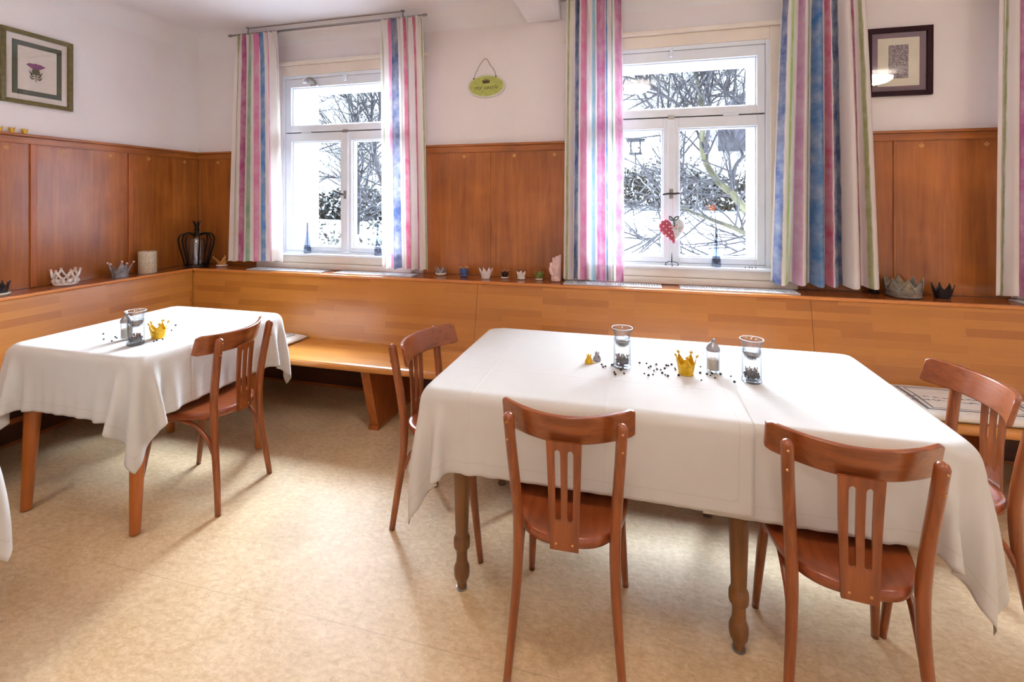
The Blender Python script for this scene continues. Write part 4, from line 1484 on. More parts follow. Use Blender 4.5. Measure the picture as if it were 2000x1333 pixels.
def gold_crown(loc, lab, rot):
    t = thing('gold_crown', lab, 'crown ornament', loc, rot)
    obj('band', crown_bm(0.0265, 0.040, 0.042, 5, 0.030, 0.0022, 10), 'gold', t, smooth=True)
    bm = bmesh.new()
    for k in range(5):
        a = 2 * PI * (k + .5) / 5
        for dr, dz, r in ((0, 0, 0.0055), (0.004, 0.005, 0.0035)):
            add_ball(bm, ((0.040 + dr) * math.cos(a), (0.040 + dr) * math.sin(a), 0.074 + dz), r, 1)
        add_ball(bm, (0.041 * math.cos(a + .13), 0.041 * math.sin(a + .13), 0.075), 0.0035, 1)
        add_ball(bm, (0.041 * math.cos(a - .13), 0.041 * math.sin(a - .13), 0.075), 0.0035, 1)
    obj('tips', bm, 'gold', t, smooth='all')
    obj('ring', lathe([(0.0265, 0), (0.0285, 0.001), (0.0285, 0.004), (0.027, 0.005)], 28), 'gold', t, smooth='all')
gold_crown((0.193, 1.935, ZC_), 'gold metal crown candle holder in middle of big table', 0.35)
gold_crown((-2.262, 1.800, ZL_), 'gold metal crown candle holder on left table', 0.1)
for x, y, m, lab in ((-0.182, 1.962, 'gold', 'tiny squat gold crown on big table, left of jar'), (-0.152, 2.003, 'silver', 'tiny squat silver crown on big table, behind tiny gold one')):
    t = thing('mini_crown', lab, 'crown ornament', (x, y, ZC_))
    obj('body', lathe([(0.0155, 0), (0.017, 0.003), (0.0165, 0.010), (0.010, 0.022), (0.008, 0.026), (0.004, 0.025)], 20), m, t, smooth=True)
    obj('points', crown_bm(0.008, 0.0105, 0.005, 5, 0.008, 0.0015), m, t, loc=(0, 0, 0.0245))
# scattered peppercorns
PR = [(-0.129, 1.947), (-0.122, 1.92), (-0.113, 1.929), (-0.089, 1.952), (-0.083, 1.962), (-0.052, 1.905), (-0.076, 1.873), (-0.071, 1.852), (-0.039, 1.87), (0.02, 2.005), (0.048, 2.007), (0.086, 2.003), (0.055, 1.962), (0.063, 1.972), (0.074, 1.93), (0.086, 1.946), (0.1, 1.946), (0.116, 1.963), (0.133, 2.004), (0.146, 2.017), (0.037, 1.888), (0.052, 1.871), (0.069, 1.886), (0.104, 1.909), (0.114, 1.896), (0.123, 1.883), (0.156, 1.979), (0.125, 2.001), (0.157, 1.964), (0.163, 1.900), (0.257, 2.024), (0.246, 1.947), (0.241, 1.873), (0.270, 1.941), (0.281, 1.932), (0.290, 1.955), (0.294, 1.912), (0.320, 1.953), (0.356, 1.949), (0.357, 1.888)]
PLf = [(-2.583, 1.774), (-2.483, 1.707), (-2.414, 1.695), (-2.47, 1.75), (-2.445, 1.739), (-2.325, 1.826), (-2.215, 1.742), (-2.215, 1.756), (-2.207, 1.779), (-2.314, 1.855), (-2.282, 1.84), (-2.356, 1.902), (-2.383, 1.931), (-2.369, 1.929), (-2.315, 1.913), (-2.384, 1.993)]
bm = bmesh.new()
add_ball(bm, (0, 0, 0.0036), 0.0038, 1)
pc = obj('peppercorn', bm, 'pepper', smooth='all')
ONES = ['', 'first', 'second', 'third', 'fourth', 'fifth', 'sixth', 'seventh', 'eighth', 'ninth', 'tenth', 'eleventh', 'twelfth', 'thirteenth', 'fourteenth', 'fifteenth', 'sixteenth', 'seventeenth', 'eighteenth', 'nineteenth', 'twentieth']
def ordinal(n):
    if n <= 20: return ONES[n]
    if n % 10 == 0: return {30: 'thirtieth', 40: 'fortieth'}[n]
    return {2: 'twenty-', 3: 'thirty-'}[n // 10] + ONES[n % 10]
first = True
for lst, z, gr, lab in ((PR, ZC_, 'peppercorns scattered on the big table', 'loose black peppercorn on the big table, %s from the left of those scattered there'),
                        (PLf, ZL_, 'peppercorns scattered on the left table', 'loose black peppercorn on the left table, %s from the left of those scattered there')):
    for k, (x, y) in enumerate(lst):
        if first:
            o = pc
            first = False
        else:
            o = pc.copy()
            C.objects.link(o)
        s = 1.2 + 0.25 * math.sin(k * 3.1)
        o.scale = (s, s, s)
        o.location = (x, y, z if x < 0.35 else z - 0.002)
        seen_x = lambda q: (q[0] * 0.9678 + q[1] * 0.2516) / (q[1] * 0.9678 - q[0] * 0.2516)
        rank = 1 + sum(1 for q in lst if seen_x(q) < seen_x((x, y)))
        tag(o, lab % ordinal(rank), 'peppercorn', gr)

# ------------------------------------------------------------------ cushions
def cushion_mat(name, kind):
    t = NT(name)
    tc = t.n('TexCoord')
    sp = t.n('SeparateXYZ')
    t.l(tc.outputs['UV'], sp.inputs[0])
    u, v = sp.outputs[0], sp.outputs[1]
    eu = t.math('MINIMUM', u, t.math('SUBTRACT', 1.0, u))
    ev = t.math('MINIMUM', v, t.math('SUBTRACT', 1.0, v))
    e = t.math('MINIMUM', eu, ev)
    base = srgb(222, 214, 204)
    dk = srgb(70, 74, 88)
    s1 = t.math('LESS_THAN', t.math('ABSOLUTE', t.math('SUBTRACT', e, 0.15)), 0.013)
    s2 = t.math('LESS_THAN', t.math('ABSOLUTE', t.math('SUBTRACT', e, 0.195)), 0.007)
    s = t.math('MAXIMUM', s1, s2)
    if kind == 'script':
        mp = t.n('Mapping')
        mp.inputs['Scale'].default_value = (30, 55, 1)
        t.l(tc.outputs['UV'], mp.inputs[0])
        nz = t.noise(mp.outputs[0], 1.0, 2, 0.5)
        for q in (0.42, 0.52):
            r = t.math('LESS_THAN', t.math('ABSOLUTE', t.math('SUBTRACT', v, q)), 0.02)
            s = t.math('MAXIMUM', s, t.math('MULTIPLY', r, t.math('GREATER_THAN', nz, 0.5)))
    nz2 = t.noise(t.coords('Object'), 40, 3)
    c = t.mix(t.math('MULTIPLY', s, 0.85), t.ramp(nz2, [(0.3, base), (0.7, srgb(234, 228, 220))]), dk)
    t.base(c)
    t.set(Roughness=0.9)
    t.bump(nz2, 0.2, 0.003)
    return t.m
def cushion(label, cx, cy, w, d, h, rot, mat):
    bm = bmesh.new()
    uvl = bm.loops.layers.uv.new('UVMap')
    N = 22
    def P(u, v, top):
        a, b = 2 * u - 1, 2 * v - 1
        f = (1 - abs(a) ** 5) * (1 - abs(b) ** 5)
        bulge = max(0, f) ** 0.45
        pin = 1 - 0.03 * (1 - abs(a)) * abs(b) - 0.0
        pin2 = 1 - 0.03 * (1 - abs(b)) * abs(a)
        z = h * 0.45 + (h * 0.55 * bulge if top else -h * 0.45 * min(1, bulge * 1.3))
        z += 0.0015 * math.sin(a * 9 + b * 5) * f if top else 0
        return (a * w / 2 * pin2, b * d / 2 * pin, z)
    g = {}
    for top in (1, 0):
        for i in range(N + 1):
            for j in range(N + 1):
                if not top and (i in (0, N) or j in (0, N)):
                    g[(0, i, j)] = g[(1, i, j)]
                else:
                    g[(top, i, j)] = bm.verts.new(P(i / N, j / N, top))
    for top in (1, 0):
        for i in range(N):
            for j in range(N):
                ids = [(i, j), (i + 1, j), (i + 1, j + 1), (i, j + 1)]
                if not top:
                    ids = ids[::-1]
                f = bm.faces.new([g[(top,) + q] for q in ids])
                for lp, q in zip(f.loops, ids):
                    lp[uvl].uv = (q[0] / N, q[1] / N)
    o = obj('seat_cushion', bm, mat, smooth='all', loc=(cx, cy, 0.4505))
    o.rotation_euler = (0, 0, rot)
    tag(o, label, 'cushion', 'flat seat cushions on the bench')
M['cush_a'] = cushion_mat('cushion_border', 'border')
M['cush_b'] = cushion_mat('cushion_script', 'script')
cushion('flat cream cushion with dark border stripes on bench behind left table', -2.50, 2.725, 0.46, 0.38, 0.042, R_(-3), M['cush_a'])
cushion('flat cream cushion with dark stripes and rows of marks on bench at right', 1.52, 2.715, 0.62, 0.39, 0.042, R_(1), M['cush_b'])

# ------------------------------------------------------------------ pictures and sign
def framed(t, w, h, fw, mats, axis_depth=0.022):
    """local: x right, z up, front face at -y. mats: list of (inset, material)"""
    bm = bmesh.new()
    d = axis_depth
    o_ = [(-w / 2, -h / 2), (w / 2, -h / 2), (w / 2, h / 2), (-w / 2, h / 2)]
    i_ = [(-w / 2 + fw, -h / 2 + fw), (w / 2 - fw, -h / 2 + fw), (w / 2 - fw, h / 2 - fw), (-w / 2 + fw, h / 2 - fw)]
    vo0 = [bm.verts.new((x, 0, z)) for x, z in o_]
    vo1 = [bm.verts.new((x, -d, z)) for x, z in o_]
    vi1 = [bm.verts.new((x, -d + 0.003, z)) for x, z in i_]
    vi0 = [bm.verts.new((x, -0.004, z)) for x, z in i_]
    for k in range(4):
        q = (k + 1) % 4
        bm.faces.new((vo0[k], vo0[q], vo1[q], vo1[k]))
        bm.faces.new((vo1[k], vo1[q], vi1[q], vi1[k]))
        bm.faces.new((vi1[k], vi1[q], vi0[q], vi0[k]))
        bm.faces.new((vi0[k], vi0[q], vo0[q], vo0[k]))
    return obj('frame', bm, mats[0][1], t, bevel=0.0015)
M['olive_frame'] = plain('olive_gold_frame', srgb(104, 92, 48), 0.35, 0.3, 0.15, 40)
M['mat_cream'] = plain('cream_mount', srgb(236, 226, 216), 0.8, 0, 0.02)
M['mat_green'] = plain('dark_green_mount', srgb(70, 76, 54), 0.8, 0, 0.06)
M['maroon_frame'] = plain('maroon_frame', srgb(44, 16, 26), 0.5, 0, 0.1, 40)
M['mat_mauve'] = plain('mauve_mount', srgb(122, 92, 112), 0.8, 0, 0.05)
M['mat_ivory'] = plain('ivory_mount', srgb(232, 226, 208), 0.8, 0, 0.02)
M['picture_glass'] = glass('picture_glass', (0.97, 0.97, 0.97, 1), 0.01)
M['thistle_purple'] = plain('thistle_purple', srgb(150, 88, 136), 0.8, 0, 0.15, 80)
M['thistle_green'] = plain('thistle_green', srgb(96, 92, 56), 0.8, 0, 0.2, 80)
t = thing('framed_picture', 'purple thistle print in olive frame on left wall', 'picture', (XL + 0.002, 2.128, 2.265), PI / 2)
W_, H_ = 0.372, 0.452
framed(t, W_, H_, 0.026, [(0, 'olive_frame')])
obj('mount', box(-W_ / 2 + 0.024, W_ / 2 - 0.024, -0.006, -0.003, -H_ / 2 + 0.024, H_ / 2 - 0.024), 'mat_cream', t)
bm = bmesh.new()
a, b, c_, d_ = 0.128, 0.165, 0.101, 0.135
for q in ((-a, -c_, -b, b), (c_, a, -b, b), (-c_, c_, -b, -d_), (-c_, c_, d_, b)):
    add_box(bm, q[0], q[1], -0.0075, -0.006, q[2], q[3])
obj('green_border', bm, 'mat_green', t)
bm = bmesh.new()
rnd = random.Random(4)
for k in range(34):
    a = -0.85 + 1.7 * k / 33
    L = 0.034 + rnd.uniform(-0.003, 0.004)
    x1, z1 = 0.062 * math.sin(a * 1.15) * 0.9, 0.012 + L * math.cos(a) * 0.8
    add_prism(bm, [(0.008 * a, -0.0068, -0.002), (x1 - 0.003, -0.0068, z1 - 0.004), (x1, -0.0068, z1), (x1 + 0.003, -0.0068, z1 - 0.005), (0.008 * a + 0.003, -0.0068, -0.002)], (0, -0.0004 - 0.00002 * k, 0))
p = obj('thistle_flower', bm, 'thistle_purple', t, loc=(-0.01, 0, 0.0))
bm = bmesh.new()
add_prism(bm, [(0.021 * math.cos(2 * PI * k / 20), -0.0072, -0.012 + 0.020 * math.sin(2 * PI * k / 20)) for k in range(20)], (0, -0.0012, 0))
add_prism(bm, [(-0.002, -0.0066, -0.03), (0.002, -0.0066, -0.03), (0.003, -0.0066, -0.075), (0.0, -0.0066, -0.075)], (0, -0.0008, 0))
for s in (-1, 1):
    for z0, ln in ((-0.035, 0.03), (-0.05, 0.034), (-0.02, 0.036)):
        add_prism(bm, [(0, -0.0066, z0), (s * ln * 0.5, -0.0066, z0 - 0.004), (s * ln, -0.0066, z0 + 0.012), (s * ln * 0.8, -0.0066, z0 - 0.008), (s * ln * 0.5, -0.0066, z0 - 0.014)], (0, -0.0007, 0))
obj('thistle_stem', bm, 'thistle_green', t, loc=(-0.01, 0, 0.0))
obj('glass', box(-W_ / 2 + 0.024, W_ / 2 - 0.024, -0.0115, -0.010, -H_ / 2 + 0.024, H_ / 2 - 0.024), 'picture_glass', t)

def print_mat():
    t = NT('patterned_print')
    v = t.coords('Object')
    n1 = t.noise(v, 130, 4, 0.7, 1.5)
    c = t.ramp(n1, [(0.44, srgb(62, 44, 58)), (0.50, srgb(110, 92, 108)), (0.56, srgb(196, 184, 190))])
    t.base(c)
    t.set(Roughness=0.8)
    return t.m
M['print'] = print_mat()
M['maroon_frame'].node_tree.nodes['Principled BSDF'].inputs['Specular IOR Level'].default_value = 0.15
t = thing('framed_picture', 'small dark patterned print with mauve mount in maroon frame, right of middle window', 'picture', (1.505, YW - 0.003, 2.262))
W_, H_ = 0.332, 0.402
framed(t, W_, H_, 0.028, [(0, 'maroon_frame')], 0.024)
obj('mauve_mount', box(-W_ / 2 + 0.026, W_ / 2 - 0.026, -0.006, -0.003, -H_ / 2 + 0.026, H_ / 2 - 0.026), 'mat_mauve', t)
obj('ivory_mount', box(-0.105, 0.105, -0.0075, -0.006, -0.142, 0.142), 'mat_ivory', t)
obj('print', box(-0.050, 0.050, -0.0085, -0.0075, -0.098, 0.100), 'print', t)
obj('glass', box(-W_ / 2 + 0.026, W_ / 2 - 0.026, -0.014, -0.0125, -H_ / 2 + 0.026, H_ / 2 - 0.026), 'picture_glass', t)
t.rotation_euler = (0, R_(0.3), 0)

# oval sign
t = thing('oval_sign', 'green oval wall sign with small crown and handwriting, hung from wire between windows', 'sign', (-1.040, YW - 0.001, 2.273))
M['sign_green'] = plain('sign_green', srgb(178, 182, 92), 0.6, 0, 0.1, 50)
M['sign_rim'] = plain('sign_rim', srgb(220, 220, 210), 0.5, 0, 0.05)
M['sign_ink'] = plain('sign_ink', srgb(84, 62, 26), 0.7)
def oval(a, b, y0, y1):
    bm = bmesh.new()
    add_prism(bm, [(a * math.cos(2 * PI * k / 64), y0, b * math.sin(2 * PI * k / 64)) for k in range(64)], (0, y1 - y0, 0))
    return bm
obj('board', oval(0.143, 0.086, 0, -0.013), 'sign_rim', t, bevel=0.003)
obj('face', oval(0.130, 0.073, -0.013, -0.0138), 'sign_green', t)
bm = bmesh.new()
cp = [(-0.024, 0), (-0.032, 0.026), (-0.019, 0.014), (-0.015, 0.034), (-0.006, 0.015), (0, 0.037), (0.006, 0.015), (0.015, 0.034), (0.019, 0.014), (0.032, 0.026), (0.024, 0)]
add_prism(bm, [(x, -0.0138, z + 0.020) for x, z in cp], (0, -0.0008, 0))
obj('crown_motif', bm, 'sign_ink', t)
fc = bpy.data.curves.new('sign_text', 'FONT')
fc.body = 'my castle'
fc.size = 0.040
fc.align_x = 'CENTER'
fc.shear = 0.35
fc.space_character = 1.15
fc.extrude = 0.0004
tmp = bpy.data.objects.new('tmp_text', fc)
C.objects.link(tmp)
dg = bpy.context.evaluated_depsgraph_get()
me = bpy.data.meshes.new_from_object(tmp.evaluated_get(dg))
bpy.data.objects.remove(tmp)
me.name = 'lettering'
me.materials.clear()
me.materials.append(M['sign_ink'])
tx = bpy.data.objects.new('lettering', me)
C.objects.link(tx)
tx.parent = t
tx.location = (0.0, -0.0142, -0.022)
tx.rotation_euler = (PI / 2, 0, 0)
bm = bmesh.new()
add_tube(bm, smoothpts([(-0.094, -0.012, 0.062), (-0.080, -0.01, 0.10), (-0.050, -0.009, 0.155), (-0.022, -0.008, 0.193), (-0.008, -0.008, 0.200), (0.008, -0.008, 0.19), (0.03, -0.009, 0.15), (0.060, -0.01, 0.112), (0.072, -0.012, 0.070)], 4), 0.0016, 6)
obj('wire', bm, 'dark_metal', t)
bm = bmesh.new()
add_ball(bm, (-0.094, -0.014, 0.058), 0.006, 1)
add_ball(bm, (0.074, -0.014, 0.066), 0.006, 1)
parts('bead', bm, 'dark_metal', t)

# ------------------------------------------------------------------ on the window sills
SZ = 1.022
M['milk_glass'] = glass('bottle_glass', (0.58, 0.62, 0.68, 1), 0.02, 0.3, 2.0, (0.5, 0.55, 0.62, 1), 0.05)
M['twig'] = plain('twig', srgb(84, 76, 74), 0.8)
def bottle(x, label, tw, h=0.245):
    t = thing('glass_bottle', label, 'bottle vase', (x, 3.222, SZ))
    obj('glass_body', lathe([(0.026, 0), (0.028, 0.004), (0.027, 0.04), (0.022, 0.085), (0.015, 0.13), (0.011, 0.17), (0.009, 0.20), (0.0085, h - 0.012), (0.0115, h - 0.008), (0.0115, h), (0.009, h),
                             (0.007, h - 0.01), (0.009, 0.17), (0.013, 0.13), (0.02, 0.085), (0.025, 0.04), (0.0, 0.01)], 24), 'milk_glass', t, smooth='all')
    if tw:
        tg = thing('twig', 'thin dark twig standing in ' + label.split(' on ')[0].replace('slender ', ''), 'twig', (x, 3.222, SZ))
        tg['label'] = tw
        bm = bmesh.new()
        return t, tg
    return t, None
t, tg = bottle(-2.522, 'slender clear glass bottle on sill of left window, at its left side', 'thin dark twig in bottle at left side of left window')
bm = bmesh.new()
add_tube(bm, smoothpts([(0.0, 0, 0.03), (0.004, 0, 0.24), (0.03, 0, 0.36), (0.06, 0, 0.50)], 4), [0.002] * 8 + [0.0016] * 5, 6)
add_tube(bm, [(0.052, 0, 0.46), (0.075, 0, 0.49)], 0.0012, 5)
obj('stem', bm, 'twig', tg)
t, tg = bottle(-1.895, 'slender clear glass bottle on sill of left window, beside right curtain', None)
t, tg = bottle(0.503, 'slender frosted glass bottle on sill of middle window, right of heart', 'twig with orange tip in bottle on middle window sill')
bm = bmesh.new()
add_tube(bm, smoothpts([(0.0, 0, 0.03), (-0.001, 0, 0.22), (-0.008, 0, 0.36), (-0.020, 0, 0.40)], 4), 0.002, 6)
add_tube(bm, smoothpts([(-0.006, 0, 0.34), (-0.03, 0, 0.38), (-0.05, 0, 0.43)], 3), 0.0015, 5)
add_tube(bm, smoothpts([(-0.012, 0, 0.37), (0.005, 0, 0.42), (0.03, 0, 0.45)], 3), 0.0015, 5)
obj('stem', bm, 'twig', tg)
M['dry_orange'] = plain('dried_orange_leaf', srgb(206, 128, 96), 0.8)
bm = bmesh.new()
for a in range(5):
    q = a * 1.3
    add_ball(bm, (-0.022 + 0.012 * math.cos(q), 0.006 * math.sin(q * 2), 0.375 + 0.014 * math.sin(q)), 0.010, 1, (1, 0.4, 0.8))
obj('dried_leaves', bm, 'dry_orange', tg)

# hanging heart
def heart_mat():
    t = NT('patchwork_heart')
    tc = t.n('TexCoord')
    sp = t.n('SeparateXYZ')
    t.l(tc.outputs['Object'], sp.inputs[0])
    line = t.math('GREATER_THAN', sp.outputs[0], t.math('ADD', 0.004, t.math('MULTIPLY', sp.outputs[2], -0.10)))
    # white dots on red
    mp = t.n('Mapping')
    mp.inputs['Scale'].default_value = (38, 0.001, 38)
    mp.inputs['Rotation'].default_value = (0, 0.6, 0)
    t.l(tc.outputs['Object'], mp.inputs[0])
    vo = t.n('TexVoronoi')
    vo.inputs['Randomness'].default_value = 0.1
    vo.inputs['Scale'].default_value = 1.0
    t.l(mp.outputs[0], vo.inputs['Vector'])
    red = t.mix(t.math('LESS_THAN', vo.outputs['Distance'], 0.17), srgb(168, 74, 92), srgb(245, 232, 236))
    n = t.noise(tc.outputs['Object'], 55, 3, 0.6, 0.6)
    n2 = t.noise(tc.outputs['Object'], 30, 2, 0.6)
    fl = t.ramp(n, [(0.40, srgb(205, 214, 220)), (0.55, srgb(226, 228, 230)), (0.60, srgb(176, 116, 128)), (0.66, srgb(120, 140, 116))])
    fl = t.mix(t.math('GREATER_THAN', n2, 0.62), fl, srgb(170, 190, 190))
    t.base(t.mix(line, red, fl))
    t.set(Roughness=0.85)
    return t.m
t = thing('fabric_heart', 'stuffed patchwork heart, red dotted and floral, hanging on middle window', 'hanging ornament', (0.234, 3.19, 1.255))
def hp(a):
    x = 16 * math.sin(a) ** 3
    z = 13 * math.cos(a) - 5 * math.cos(2 * a) - 2 * math.cos(3 * a) - math.cos(4 * a)
    return x / 17 * 0.086, (z + 2.5) / 14.5 * 0.088 - 0.012
bm = bmesh.new()
NA, NR = 56, 9
f_, b_ = [], []
for q in range(1, NR + 1):
    r = q / NR
    yy = 0.026 * math.sqrt(max(0, 1 - r ** 2.2))
    f_.append([bm.verts.new((hp(2 * PI * k / NA)[0] * r, -yy, hp(2 * PI * k / NA)[1] * r)) for k in range(NA)])
    b_.append(f_[-1] if q == NR else [bm.verts.new((hp(2 * PI * k / NA)[0] * r, yy, hp(2 * PI * k / NA)[1] * r)) for k in range(NA)])
cf, cb = bm.verts.new((0, -0.026, 0)), bm.verts.new((0, 0.026, 0))
for k in range(NA):
    k2 = (k + 1) % NA
    bm.faces.new((cf, f_[0][k], f_[0][k2]))
    bm.faces.new((cb, b_[0][k2], b_[0][k]))
    for q in range(NR - 1):
        bm.faces.new((f_[q][k], f_[q + 1][k], f_[q + 1][k2], f_[q][k2]))
        bm.faces.new((b_[q][k], b_[q][k2], b_[q + 1][k2], b_[q + 1][k]))
h = obj('heart', bm, heart_mat(), t, smooth='all')
h.rotation_euler = (0, R_(-7), 0)
M['ribbon'] = plain('grey_green_ribbon', srgb(96, 108, 104), 0.8)
M['pink_ribbon'] = plain('pink_ribbon', srgb(232, 180, 190), 0.8)
bm = bmesh.new()
for s in (-1, 1):
    add_tube(bm, smoothpts([(0.006, -0.024, 0.062), (s * 0.012 + 0.006, -0.03, 0.082), (s * 0.028 + 0.010, -0.03, 0.085), (s * 0.020 + 0.006, -0.03, 0.068), (0.006, -0.026, 0.060)], 3), 0.004, 6, flat=(1.4, 0.4))
add_tube(bm, smoothpts([(0.006, -0.03, 0.062), (0.012, -0.034, 0.04), (0.010, -0.034, 0.02)], 3), 0.004, 6, flat=(1.4, 0.4))
obj('bow', bm, 'ribbon', t, smooth='all')
bm = bmesh.new()
for s in (-1, 1):
    add_ball(bm, (0.012 + s * 0.012, -0.03, 0.022), 0.010, 1, (1.2, 0.4, 0.7))
obj('pink_bow', bm, 'pink_ribbon', t, smooth='all')
bm = bmesh.new()
add_tube(bm, [(0.004, -0.015, 0.06), (0.003, -0.012, 0.16), (0.0, -0.002, 0.225)], 0.0012, 5)
obj('string', bm, 'pink_ribbon', t)

# small metal stand at the foot of the mullion
t = thing('metal_stand', 'small black metal stand with curled feet on middle window sill', 'metal ornament', (0.234, 3.215, SZ))
bm = bmesh.new()
add_tube(bm, [(0, 0, 0.012), (0, 0, 0.05), (0, 0, 0.082)], [0.004, 0.003, 0.0015], 8)
add_ball(bm, (0, 0, 0.022), 0.007, 1)
for a in (0, PI, PI / 2 * 3):
    c_, s_ = math.cos(a), math.sin(a)
    add_tube(bm, smoothpts([(0, 0, 0.02), (0.018 * c_, 0.018 * s_, 0.024), (0.036 * c_, 0.036 * s_, 0.016), (0.040 * c_, 0.040 * s_, 0.003), (0.032 * c_, 0.032 * s_, 0.003)], 3), 0.0026, 6)
obj('stand', bm, 'dark_metal', t, smooth='all')
ONES_ = ['first', 'second', 'third', 'fourth']
for k, x in enumerate((0.668, 0.690, 0.708, 0.728)):
    bm = bmesh.new()
    add_ball(bm, (0, 0, 0.0042), 0.0042, 1, (1, 1, 1))
    add_ball(bm, (0.004 * math.sin(k * 2), 0, 0.0085), 0.0024, 1)
    o = obj('bead_figure', bm, 'dark_metal', loc=(x, 3.205, SZ))
    tag(o, 'tiny dark bead figure on middle window sill, %s of the four from the left' % ONES_[k], 'ornament', 'tiny dark beads on the middle window sill')

# ------------------------------------------------------------------ ceiling lamps (behind and beside the camera)
def lamp(loc, label, first=None):
    if first:
        return dup(first, loc, 0, label)
    t = thing('ceiling_lamp', label, 'ceiling lamp', loc)
    obj('canopy', lathe([(0.07, 0.0), (0.07, -0.02), (0.055, -0.03)], 32), 'white_paint', t, smooth=True)
    obj('glass_bowl', lathe([(0.055, -0.03), (0.15, -0.034), (0.185, -0.05), (0.18, -0.072), (0.14, -0.098), (0.08, -0.114), (0.0, -0.12)], 40), 'lamp_glow', t, smooth='all')
    obj('knob', lathe([(0.0, -0.135), (0.010, -0.130), (0.010, -0.118), (0.004, -0.115)], 16), 'steel', t, smooth=True)
    return t
l0 = lamp((0.0, 0.75, ZC), 'lit bowl ceiling lamp over the big table')
lamp((0.0, -1.3, ZC), 'lit bowl ceiling lamp behind the viewer', l0)
lamp((2.55, 0.45, ZC), 'lit bowl ceiling lamp toward the right wall', l0)
lamp((-2.5, 0.2, ZC), 'lit bowl ceiling lamp toward the left wall', l0)
for o in bpy.data.objects:
    if o.name.startswith('ceiling_lamp'):
        o['group'] = 'ceiling lamps'

# ------------------------------------------------------------------ outdoors
def gz(x, y):
    t1 = min(1, max(0, (y - 3.7) / 8.3))
    right = 0.15 + 1.12 * t1 ** 0.8 + max(0, y - 12) * 0.42 * max(0, 1 - max(0, y - 16) / 60)
    left = 0.10 + 0.75 * t1 ** 0.8 + max(0, min(y, 40) - 13) * 0.045
    k = min(1, max(0, (x + 5.5) / 4.0))
    k = k * k * (3 - 2 * k)
    z = left * (1 - k) + right * k
    return z + 0.04 * math.sin(x * 1.3 + y * 0.7) + 0.02 * math.sin(x * 3.1 - y * 2.3)
bm = bmesh.new()
ys = [3.62, 4, 4.5, 5, 6, 7, 8, 9, 10, 11, 12, 12.5, 13, 14, 15, 16, 18, 20, 24, 30, 36, 44]
xs = [-40 + 1.0 * i for i in range(71)]
vv = [[bm.verts.new((x, y, gz(x, y))) for y in ys] for x in xs]
for i in range(len(xs) - 1):
    for j in range(len(ys) - 1):
        bm.faces.new((vv[i][j], vv[i + 1][j], vv[i + 1][j + 1], vv[i][j + 1]))
o = struct('ground', bm, 'snow', smooth='all')

rnd = random.Random(77)
def add_leaf(bm, p, s, rnd):
    d = Vector((rnd.uniform(-1, 1), rnd.uniform(-1, 1), rnd.uniform(-1, 1))).normalized()
    e = d.cross(Vector((rnd.uniform(-1, 1), rnd.uniform(-1, 1), rnd.uniform(-1, 1)))).normalized()
    p = Vector(p)
    a = bm.verts.new(p - d * s)
    b = bm.verts.new(p + e * s * 0.45)
    c = bm.verts.new(p + d * s)
    f = bm.verts.new(p - e * s * 0.45)
    bm.faces.new((a, b, c, f))
def hedge(label, x0, x1, y, h, n, depth=1.0, leaf=0.06, mat='leaf_dark', twigs=60):
    t = thing('hedge', label, 'hedge', ((x0 + x1) / 2, y, gz((x0 + x1) / 2, y)))
    ox, oy, oz = t.location
    bm = bmesh.new()
    for k in range(n):
        x = rnd.uniform(x0, x1)
        yy = y + rnd.uniform(-depth / 2, depth / 2)
        z = gz(x, yy) + rnd.random() ** 0.9 * h * (0.85 + 0.15 * math.sin(x * 2.1))
        if math.sin(x * 5.3 + z * 7) + rnd.random() * 1.6 < 0.1:
            continue
        add_leaf(bm, (x - ox, yy - oy, z - oz), leaf * rnd.uniform(0.6, 1.4), rnd)
    obj('foliage', bm, mat, t)
    bm = bmesh.new()
    for k in range(twigs):
        x = rnd.uniform(x0, x1)
        z0 = gz(x, y)
        p = Vector((x - ox, rnd.uniform(-depth / 2, depth / 2), z0 - oz))
        pts = [p]
        d = Vector((rnd.uniform(-.5, .5), rnd.uniform(-.2, .2), 1)).normalized()
        for q in range(5):
            d = (d + Vector((rnd.uniform(-.3, .3), rnd.uniform(-.2, .2), rnd.uniform(-.05, .2)))).normalized()
            p = p + d * h * 0.22
            pts.append(p)
        add_tube(bm, pts, [0.022, 0.018, 0.014, 0.011, 0.008, 0.004], 4)
    obj('twigs', bm, 'leaf_olive' if mat == 'leaf_dark' else 'bark', t)
    bm = bmesh.new()
    for k in range(n // 3):
        x = rnd.uniform(x0, x1)
        yy = y + rnd.uniform(-depth / 2, depth / 2) - 0.05
        z = gz(x, yy) + rnd.random() * h
        add_leaf(bm, (x - ox, yy - oy, z - oz), leaf * rnd.uniform(0.5, 1.2), rnd)
    obj('snow_caps', bm, 'snow', t)
hedge('dark green snow-dusted hedge in garden seen through middle window', -1.6, 5.5, 12.0, 1.0, 15000, 0.9, 0.062, 'leaf_dark', 120)
hedge('dark leafy shrubs beyond garden seen through left window', -14, -5.2, 13.0, 1.05, 13000, 1.0, 0.075, 'leaf_dark', 120)
# leaves of low shrubs poking out of the snow
bm = bmesh.new()
for k in range(3200):
    x = rnd.uniform(-9.5, -3.4)
    y = rnd.uniform(6.5, 11.5)
    if math.sin(x * 2.3 + 1) * math.sin(y * 2.7) + rnd.uniform(-0.6, 0.6) < 0.15:
        continue
    add_leaf(bm, (x, y, gz(x, y) + rnd.uniform(0.01, 0.16)), 0.068 * rnd.uniform(0.5, 1.3), rnd)
o = obj('ground_cover', bm, 'leaf_dark')
tag(o, 'dark leaves of low ground cover poking through snow outside left window', 'ground cover', None, 'stuff')

